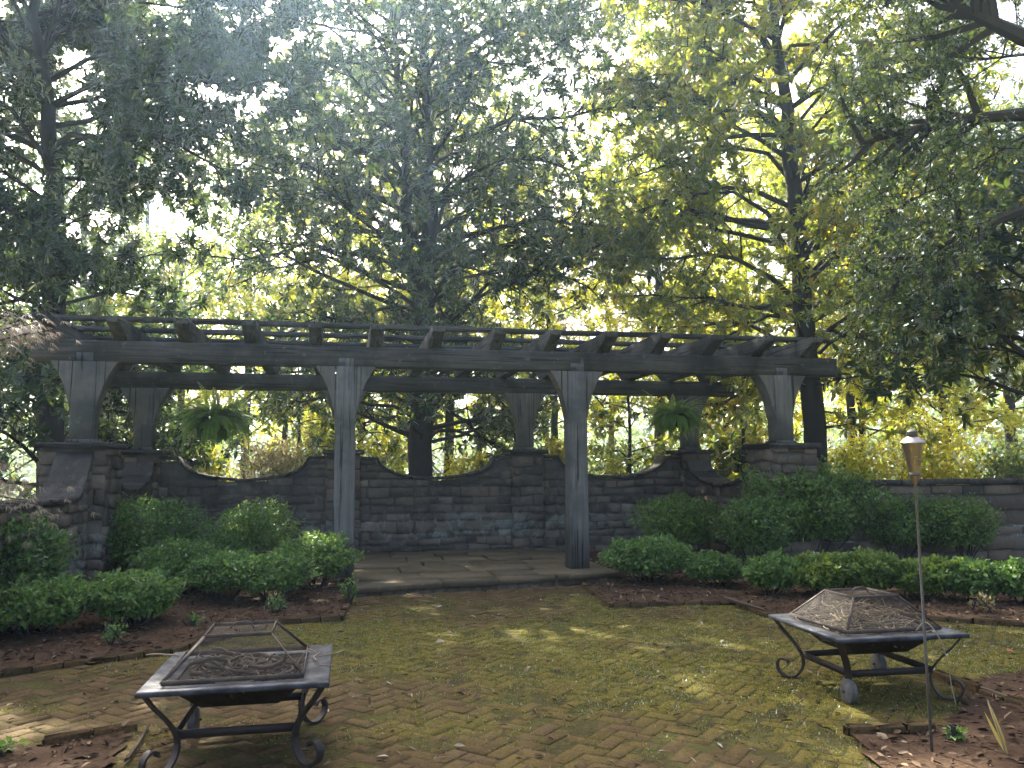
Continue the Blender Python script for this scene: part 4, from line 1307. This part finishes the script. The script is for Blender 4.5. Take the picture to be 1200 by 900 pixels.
c = pix(12, 705)
shrub('shrub', 'dark leafy shrub under the bronze maple at the left edge', 'shrub', (-4.72, 7.75, 0.02), 0.52, 0.62, 1.22, 8200, 'l_shrub', 62, 0.065, 0.03, group=GL, tmean=0.15)

# ================================================================== TREES BEHIND THE WALL
def px3(l, Y): return [pix(a, b, Y=Y) for a, b in l]
def prof(*kv, front=1.0, gap=None):
    zs = [k for k, _ in kv]; rs_ = [v for _, v in kv]
    def one_sided(z, az): return gap[2] if gap and gap[0] < z < gap[1] and math.cos(az) > 0.1 else 1.0
    return lambda z, az: float(np.interp(z, zs, rs_)) * one_sided(z, az) * (1 - (1 - front) * max(0.0, -math.sin(az)) ** 1.5)
# middle magnolia: one foot, two stems
Y = 19.0
low = px3([(492, 562), (492, 500), (494, 440), (498, 372)], Y); low[0][2] = -0.05
right = low + px3([(503, 260), (502, 150), (496, 40)], Y) + [np.array([-1.7, 19.0, 20.0])]
left = px3([(497, 378), (478, 300), (473, 150), (462, 40)], Y) + [np.array([-3.2, 19.3, 18.5])]
ex = [(px3([(494, 505), (540, 494), (590, 488), (640, 480)], Y), 0.075), (px3([(492, 515), (455, 500), (420, 484), (380, 470)], Y), 0.08),
      (px3([(498, 400), (545, 360), (590, 330), (650, 315)], Y - 0.5), 0.07), (px3([(492, 470), (450, 450), (400, 445), (350, 440)], Y - 0.5), 0.06), (px3([(475, 320), (440, 270), (400, 240), (330, 215)], Y - 0.6), 0.07), (px3([(503, 300), (520, 240), (560, 190), (610, 130)], Y - 0.3), 0.07)]
tree('magnolia_tree', 'tall magnolia with a forked trunk standing behind the middle of the scooped wall', 'tree',
     [(right, 0.30), (left, 0.15)], prof((1.5, 3.8), (4, 4.5), (7, 5.2), (10, 5.8), (14, 6.4), (17, 5.0), (20, 2.0), front=0.55), 2.3, 74, 'l_magnolia', seed=101, dens=0.36, group='magnolias behind the wall', limbs_extra=ex, tmean=0.36, sub_from=0.30, zdense=13.5)  # unseen upper crown widened and thickened to shade the paving
# left magnolia
Y = 15.5
tr = px3([(62, 560), (60, 450), (66, 300), (58, 150), (40, 20)], Y); tr[0][2] = -0.05
tree('magnolia_tree', 'dark dense magnolia at the left edge behind the left stone pillar', 'tree',
     [(tr + [np.array([-9.0, 15.6, 18.5])], 0.24)], prof((0.8, 3.0), (3, 3.7), (6.5, 3.5), (8, 2.7), (9.5, 3.3), (12, 6.0), (15, 5.4), (18.5, 1.6), gap=(7.2, 10.0, 0.55)), 0.9, 72, 'l_magnolia', seed=102, group='magnolias behind the wall', zdense=11.2, tmean=0.25, tvar=0.18, dens=1.3)  # top above the view spread wide to close a gap for the sun
# right magnolia with the leaning trunk
Y = 16.5
tr = px3([(954, 562), (951, 450), (941, 350), (932, 230), (919, 110), (904, 0)], Y); tr[0][2] = -0.05
ex = [(px3([(938, 330), (900, 250), (860, 225), (800, 228), (740, 250)], Y - 0.4), 0.06), (px3([(930, 215), (900, 180), (850, 170), (790, 190), (720, 215)], Y + 0.3), 0.06), (px3([(922, 130), (890, 95), (850, 70), (790, 78)], Y), 0.06),
      (px3([(943, 372), (900, 370), (850, 395), (800, 420)], Y - 0.6), 0.05), (px3([(950, 440), (900, 445), (850, 470), (815, 480)], Y - 0.3), 0.045), (px3([(940, 330), (970, 300), (1010, 275), (1060, 280)], Y - 0.5), 0.05), (px3([(935, 260), (960, 215), (1000, 180), (1050, 170)], Y), 0.05)]
tree('magnolia_tree', 'tall magnolia with a single leaning trunk beside the front right pergola post', 'tree',
     [(tr + [np.array([4.2, 16.8, 17.5])], 0.235)], prof((2.0, 2.8), (4, 3.8), (8, 5.0), (13, 4.6), (17.5, 0.8), front=0.5), 2.6, 72, 'l_magnolia_b', seed=103, group='magnolias behind the wall', limbs_extra=ex, zdense=11.8, tmean=0.56, tvar=0.22, dens=0.80, sub_from=0.28)
# smaller magnolia on the right
Y = 14.6
tr = px3([(1238, 560), (1236, 480), (1228, 380), (1226, 280)], Y); tr[0][2] = -0.05
tree('magnolia_tree', 'young low branched magnolia with dark drooping leaves above the boundary wall', 'tree',
     [(tr + [np.array([9.7, 14.8, 7.4])], 0.11)], prof((1.6, 3.0), (3.5, 3.6), (5.5, 2.6), (7.4, 0.5)), 1.9, 40, 'l_magnolia', seed=104, group='magnolias behind the wall', tmean=0.5, leafL=0.23, leafW=0.085, dens=0.85)
# tree whose limbs come in from the right
Yr = 8.8
ex = [(px3([(1560, 180), (1320, 128), (1200, 134), (1110, 141), (1010, 168)], Yr), 0.13), (px3([(1560, 300), (1330, 205), (1200, 246), (1120, 278), (1040, 330)], Yr + 0.8), 0.10),
      (px3([(1560, 200), (1330, 90), (1200, 44), (1140, 16), (1050, -40)], 7.8), 0.15), (px3([(1330, 128), (1230, 145), (1180, 170), (1140, 200)], Yr), 0.03), (px3([(1560, 260), (1330, 60), (1230, 60), (1150, 70), (1080, 60)], Yr + 1.2), 0.04)]
tree('overhanging_tree', 'fine leaved tree sending dark bare limbs in from the right edge', 'tree',
     [([np.array([9.6, 9.8, -0.05]), np.array([9.5, 9.8, 3]), np.array([9.6, 9.7, 7]), np.array([9.3, 9.8, 12])], 0.28)], prof((4, 1.6), (7, 2.9), (10, 2.6), (12, 0.8)), 4.2, 24, 'l_green', seed=105,
     limbs_extra=ex, extra_from=0.62, leafL=0.075, leafW=0.032, dens=2.6, per_twig=13, kind='rhomb', along=True, twig_gap=0.15, tmean=0.45)

# ------------------------------------------------------------------ the wood behind
GB = 'trees in the sunlit wood behind the wall'
def bgtree(px, Y, H, Rr, mat, label, seed, bark='bark', zl=0.25, nl=26, name='woodland_tree', r=0.13, tm=0.5, pt=8, leaf=0.20, lean=0, dn=1.9):
    b = pix(px, 555, Y=Y); b[2] = -0.05
    t = [b, b + np.array([0.1 + lean * .3, 0, H * 0.4]), b + np.array([-0.1 + lean * .7, 0.1, H * 0.75]), b + np.array([lean, 0, H])]
    z0 = H * zl
    tree(name, label, 'tree', [(t, r)], prof((z0, Rr * 0.7), (H * 0.5, Rr), (H * 0.8, Rr * 0.7), (H, 0.4)), z0, nl, mat, bark, seed, GB,
         leafL=leaf, leafW=leaf * 0.5, per_twig=pt, kind='rhomb', along=True, dens=dn, sub_gap=0.45, twig_gap=0.22, twig_len=(0.25, 0.6), tmean=tm)
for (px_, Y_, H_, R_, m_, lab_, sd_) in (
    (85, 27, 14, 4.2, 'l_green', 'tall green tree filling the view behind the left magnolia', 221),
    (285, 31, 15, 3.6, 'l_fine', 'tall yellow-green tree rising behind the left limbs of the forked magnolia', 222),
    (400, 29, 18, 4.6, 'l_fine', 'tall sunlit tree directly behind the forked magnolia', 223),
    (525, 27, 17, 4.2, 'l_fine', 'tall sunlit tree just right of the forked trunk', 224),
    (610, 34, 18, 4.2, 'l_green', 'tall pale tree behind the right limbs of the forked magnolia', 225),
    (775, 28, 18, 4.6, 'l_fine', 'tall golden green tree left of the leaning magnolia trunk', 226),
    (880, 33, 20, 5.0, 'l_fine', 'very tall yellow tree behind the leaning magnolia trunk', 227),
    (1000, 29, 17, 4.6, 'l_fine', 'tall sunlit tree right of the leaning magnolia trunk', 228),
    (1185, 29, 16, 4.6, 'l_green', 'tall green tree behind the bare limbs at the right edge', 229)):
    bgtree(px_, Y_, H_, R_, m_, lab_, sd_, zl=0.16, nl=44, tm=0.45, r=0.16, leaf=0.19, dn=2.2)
bgtree(205, 27, 9.5, 3.4, 'l_fine', 'yellow-green tree seen through the left bay behind the wide fern', 201)
bgtree(330, 31, 9, 3.8, 'l_fine', 'yellow-green tree behind the left side of the forked magnolia', 202)
bgtree(420, 29, 8, 3.4, 'l_fine', 'low yellow-green tree just right of the second post', 203)
bgtree(560, 30, 8.5, 3.6, 'l_fine', 'yellow-green tree seen between the forked trunk and the middle rear post', 204)
bgtree(648, 26, 9, 2.4, 'l_fine', 'slender yellow tree with a thin trunk between the middle rear post and third post', 205, zl=0.3)
bgtree(716, 33, 14, 2.6, 'l_brown', 'thin russet tree with a pale trunk in the gap between the two tall magnolias', 206, 'bark_pale', 0.35, 22)
bgtree(770, 31, 12, 3.4, 'l_fine', 'tall yellow-green tree left of the leaning magnolia trunk', 207)
bgtree(850, 27, 8, 3.0, 'l_fine', 'golden tree seen between the dense fern and the front right post', 208, tm=0.7)
bgtree(1010, 29, 8.5, 3.6, 'l_fine', 'bright yellow-green tree right of the leaning magnolia trunk', 209, tm=0.6)
bgtree(1110, 27, 7, 3.2, 'l_fine', 'bright low tree behind the torch above the boundary wall', 210, tm=0.6)
bgtree(1190, 34, 14, 4.4, 'l_green', 'hazy green tree at the right edge below the bare limbs', 211)
bgtree(1060, 37, 17, 4.6, 'l_green', 'tall pale green tree behind the upper right crowns', 212, nl=32)
bgtree(70, 30, 9, 3.6, 'l_green', 'green tree glimpsed behind the left magnolia', 213)
bgtree(465, 42, 15, 4.4, 'l_green', 'tall green tree behind the forked magnolia', 214, nl=30)
bgtree(640, 42, 13, 3.6, 'l_brown', 'pale russet tree behind the right side of the forked magnolia', 215, 'bark_pale', 0.3, 24)
b = pix(160, 555, Y=40); b[2] = -0.05
tree('conifer', 'distant pale conifer with a pointed top in the sky gap at upper left', 'tree', [([b, b + np.array([0, 0, 10]), b + np.array([0, 0, 19.5])], 0.22)],
     prof((3, 3.6), (10, 2.6), (16, 1.3), (19.5, 0.2)), 2.5, 64, 'l_conifer', 'bark', 216, GB, 0.16, 0.04, 10, 'rhomb', 0.55, 0.3, (0.2, 0.4), rise=0.15, along=True, dens=2.0)

for (px_, Y_, H_, lab_, sd_) in ((735, 20.5, 5.0, 'young magnolia with drooping leaves seen in the right bay of the pergola', 241), (600, 22, 5.5, 'young magnolia behind the middle rear post', 242),
                                 (345, 21, 5.0, 'young magnolia seen left of the second post', 243), (868, 19.5, 4.6, 'young golden magnolia left of the front right post', 244)):
    b = pix(px_, 555, Y=Y_); b[2] = -0.05
    tree('young_magnolia', lab_, 'tree', [([b, b + np.array([0.1, 0, H_ * 0.5]), b + np.array([0, 0, H_])], 0.06)], prof((0.8, 1.0), (H_ * 0.5, 1.5), (H_, 0.3)), 0.9, 18,
         'l_magnolia_b' if sd_ in (241, 244) else 'l_magnolia', seed=sd_, group='young magnolias behind the wall', leafL=0.2, leafW=0.07, tmean=0.5, tvar=0.28)

GU = 'bushes growing just behind the wall'
def bush(px, Y, w, top, label, seed, mat='l_fine', n=3800, tm=0.5, leaf=0.12):
    c = pix(px, 555, Y=Y); rx = w / 2 * Y / FPX; h = pix(px, top, Y=Y)[2]
    shrub('bush', label, 'bush', (c[0], Y, -0.03), rx, rx * 0.8, h / 0.93, n, mat, seed, leaf, leaf * 0.45, GU, tmean=tm, lump=0.3, hollow=2.2, tvar=0.28)
bush(235, 19, 95, 505, 'bright yellow-green bush in the left scoop of the wall below the wide fern', 301, tm=0.7)
bush(325, 20.5, 110, 500, 'dry tan bush in the left scoop of the wall', 302, 'l_brown', 3600)
bush(385, 22, 90, 470, 'yellow-green bush behind the second post', 303)
bush(445, 23, 90, 490, 'yellow-green bush left of the foot of the forked magnolia', 304, tm=0.6)
bush(560, 22, 100, 520, 'low bright bush in the middle scoop right of the forked magnolia', 305, tm=0.7)
bush(655, 21, 70, 500, 'yellow bush between the middle rear post and the third post', 306, tm=0.8)
bush(720, 24, 110, 505, 'grey-green bush in the right scoop of the wall', 307, 'l_green', tm=0.6)
bush(860, 20, 90, 480, 'golden leaved bush left of the front right pillar', 308, 'l_magnolia_b', 3000, 0.7, 0.16)
bush(1000, 21, 110, 500, 'yellow-green bush right of the front right pillar', 309, tm=0.6)
bush(1090, 20, 150, 470, 'large bright yellow bush behind the torch and boundary wall', 310, tm=0.75, n=5200)
bush(1190, 19.5, 110, 505, 'green bush at the right end above the boundary wall', 311, 'l_green', tm=0.6)
bush(150, 20, 80, 500, 'green bush between the two left stone pillars', 312, 'l_green')

# far wood: one mass of leaves
def far_woods():
    rng = np.random.default_rng(401); n = 46000
    x = rng.uniform(-75, 75, n); y = 58 + rng.uniform(0, 22, n)
    top = 4.5 + 7.5 * fbm(x * 0.10, y * 0.05, 60, 4) ** 1.4
    z = top * rng.uniform(0, 1, n) ** 0.8
    P = np.stack([x, y, z], 1)
    t = np.clip(0.45 + 0.9 * (fbm(x * 0.16, z * 0.2, 66) - 0.5) + rng.normal(0, 0.2, n), 0, 1)
    me = leaves_mesh('far_woods', P, rdir(rng, n), rdir(rng, n), rng.uniform(0.35, 0.7, n), rng.uniform(0.2, 0.4, n), t, 'rhomb')
    tag(link('far_woods', me, M['l_green']), 'sunlit mass of far woodland beyond the garden', 'woods', kind='stuff')
far_woods()

# ================================================================== GROUND COVER AND LITTER
def tufts():
    rng = np.random.default_rng(501); n = 300000
    x = rng.uniform(-4.5, 6.0, n); y = rng.uniform(2.6, 10.4, n)
    k = inside(PAVE, x, y) & ~inside(SOIL_R, x, y) & ~inside(SOIL_L, x, y)
    m = moss_at(x, y) + 0.55 * (fbm(x * 7, y * 7, 90) - 0.5)
    k &= m > rng.uniform(0.44, 0.80, n)
    x, y = x[k], y[k]; n = len(x)
    P = np.stack([x, y, ground_z(x, y) - 0.004], 1)
    D = unit(np.stack([rng.normal(0, 0.7, n), rng.normal(0, 0.7, n), rng.uniform(0.25, 1.0, n)], 1))
    L = rng.uniform(0.008, 0.026, n); L[rng.uniform(0, 1, n) < 0.04] *= 2.0
    me = leaves_mesh('moss', P, D, rdir(rng, n), L, rng.uniform(0.004, 0.010, n), np.clip(rng.normal(0.5, 0.25, n), 0, 1), 'rhomb', 0.3)
    tag(link('moss', me, M['l_blade']), 'yellow-green moss and grass sprouting between the paving bricks', 'moss', kind='stuff')
tufts()
def litter():
    rng = np.random.default_rng(511); n = 4200
    x = rng.uniform(-4.6, 6.0, n); y = rng.uniform(2.6, 10.4, n)
    k = inside(PAVE, x, y) | (rng.uniform(0, 1, n) < 0.7); bed = ~inside(PAVE, x, y) & (inside(BED_L, x, y) | inside(BED_R, x, y)); k &= inside(PAVE, x, y) | bed; x, y, bed = x[k], y[k], bed[k]; n = len(x)
    P = np.stack([x, y, np.where(bed, 0.045 + 0.035 * (fbm(x * 2.2, y * 2.2, 3) - 0.5) * 2, ground_z(x, y)) + rng.uniform(0.008, 0.02, n)], 1)
    D = unit(np.stack([rng.normal(0, 1, n), rng.normal(0, 1, n), rng.normal(0, 0.12, n)], 1))
    L = rng.uniform(0.02, 0.075, n); W = L * rng.uniform(0.08, 0.45, n)
    me = leaves_mesh('leaf_litter', P, D, np.array([0, 0, 1.0]) + rng.normal(0, 0.25, (n, 3)), L, W, np.clip(rng.normal(0.5, 0.27, n), 0, 1), 'fold', 0.15)
    tag(link('leaf_litter', me, M['litter']), 'dry leaf bits and twigs scattered over the paving', 'leaf litter', kind='stuff')
    # mulch chips
    n = 60000
    x = rng.uniform(-8, 9, n); y = rng.uniform(2.6, 13.5, n)
    zz = np.full(n, 0.035)
    k = inside(BED_L, x, y) | inside(BED_R, x, y)
    s = inside(SOIL_R, x, y) | inside(SOIL_L, x, y)
    zz[s & ~k] = 0.018; k |= s
    x, y, zz = x[k], y[k], zz[k]; n = len(x)
    P = np.stack([x, y, zz + 0.035 * (fbm(x * 2.2, y * 2.2, 3) - 0.5) * 2 + 0.004], 1)
    D = unit(np.stack([rng.normal(0, 1, n), rng.normal(0, 1, n), rng.normal(0.1, 0.25, n)], 1))
    L = rng.uniform(0.015, 0.075, n)
    me = leaves_mesh('mulch', P, D, np.array([0, 0, 1.0]) + rng.normal(0, 0.4, (n, 3)), L, L * rng.uniform(0.15, 0.5, n), rng.uniform(0, 1, n), 'fold', 0.1)
    tag(link('mulch', me, M['chip']), 'red-brown bark mulch chips spread over the beds', 'mulch', kind='stuff')
litter()

# single things lying on the ground
def stick(name, pts, r, label, cat, t=0.2, mat='twig'):
    b = MB(); pts = bez(pts, 5); o = pts[0].copy()
    b.tube(pts - o, list(np.linspace(r, r * 0.6, len(pts))), 6, t)
    s = b.build(name, M[mat], smooth=True); s.location = [float(v) for v in o]
    tag(s, label, cat)
a, c = pix(148, 896), pix(173, 855)
stick('stick', [a + [0, 0, .022], (a + c) / 2 + [0.01, 0, .026], c + [0, 0, .02]], 0.013, 'dark stick lying on the bricks in front of the left fire pit', 'stick', 0.05)
a, c = pix(1106, 796), pix(1215, 836)
stick('stick', [a + [0, 0, .03], (a + c) / 2 + [0, 0.02, .035], c + [0, 0, .03]], 0.016, 'weathered stick along the soil edge right of the torch', 'stick', 0.35)
a, c = pix(850, 707), pix(897, 722)
stick('stick', [a + [0, 0, .06], (a + c) / 2 + [0, 0, .062], c + [0, 0, .06]], 0.02, 'brown stick on the bed edge behind the right fire pit rim', 'stick', 0.25)
# yellow blade of a dying plant
c = pix(1181, 886); tp = pix(1158, 822, Y=c[1] + 0.10)
root = empty('yellow_stalk', c, 'yellow dying stalk leaning from the soil in the lower right corner', 'plant')
P = np.array([[0, 0, 0.0], [0.004, 0, 0], [-0.003, 0.004, 0]]); D = np.array([tp - c, tp - c + [0.015, 0, -.02], tp - c + [-0.02, 0, -.05]])
me = leaves_mesh('blade', P, D, np.array([[0.2, -1, 0.2], [0.6, -1, 0], [-0.5, -1, 0.1]]), np.linalg.norm(D, axis=1), np.array([0.022, 0.018, 0.016]), np.array([0.95, 0.75, 0.85]), 'fold', 0.03)
link('blade', me, mat_leaf('yellow_blade', [(0, (0.35, 0.28, 0.05)), (1, (0.5, 0.40, 0.08))], [(0, (0.6, 0.5, 0.05)), (1, (0.7, 0.6, 0.1))]), root)
b = MB(); b.tube([(0, 0, -0.02), tuple((tp - c) * 0.5), tuple((tp - c) * 1.03)], [0.006, 0.004, 0.003], 6, 0.8); b.build('stem', M['twig'], root)
def dead_leaf(px, py, L, label, t, rz=0.4):
    c = pix(px, py)
    me = leaves_mesh('fallen_leaf', np.array([[-L / 2, 0, 0.012]]), np.array([[1.0, 0.2, 0.1]]), np.array([[0.1, -0.35, 1.0]]), np.array([L]), np.array([L * 0.55]), np.array([t]), 'fold', 0.2)
    o = link('fallen_leaf', me, M['litter'] if t > 0 else M['orange']); o.location = (c[0], c[1], 0.012); o.rotation_euler = (0, 0, rz)
    tag(o, label, 'leaf', 'single fallen leaves')
M['orange'] = mat_plain('orange_dead_leaf', (0.42, 0.13, 0.035), 0.7, 0, 0.4, 40)
dead_leaf(1186, 766, 0.10, 'orange fallen leaf on the paving near the right edge', 0)
dead_leaf(714, 677, 0.22, 'orange dead leaf lying beside the right end of the stone terrace', 0, 0.9)
dead_leaf(517, 755, 0.09, 'pale fallen leaf lying alone in the middle of the paving', 0.95)

# ================================================================== ADDED LENS GLARE VEIL
def glare_haze():
    b = MB(); b.box(-70, -12, -1.2, 70, 86, 24.5)  # volume box added to imitate the bluish veil of lens glare
    m, n, l = new_mat('lens_glare_veil')
    v = n.new('ShaderNodeVolumePrincipled'); v.inputs['Color'].default_value = (0.50, 0.74, 1.0, 1)
    v.inputs['Density'].default_value = 0.0022; v.inputs['Anisotropy'].default_value = 0.74
    o = n.new('ShaderNodeOutputMaterial'); l.new(v.outputs[0], o.inputs['Volume'])
    h = b.build('glare_haze', m); tag(h, kind='stuff')
glare_haze()
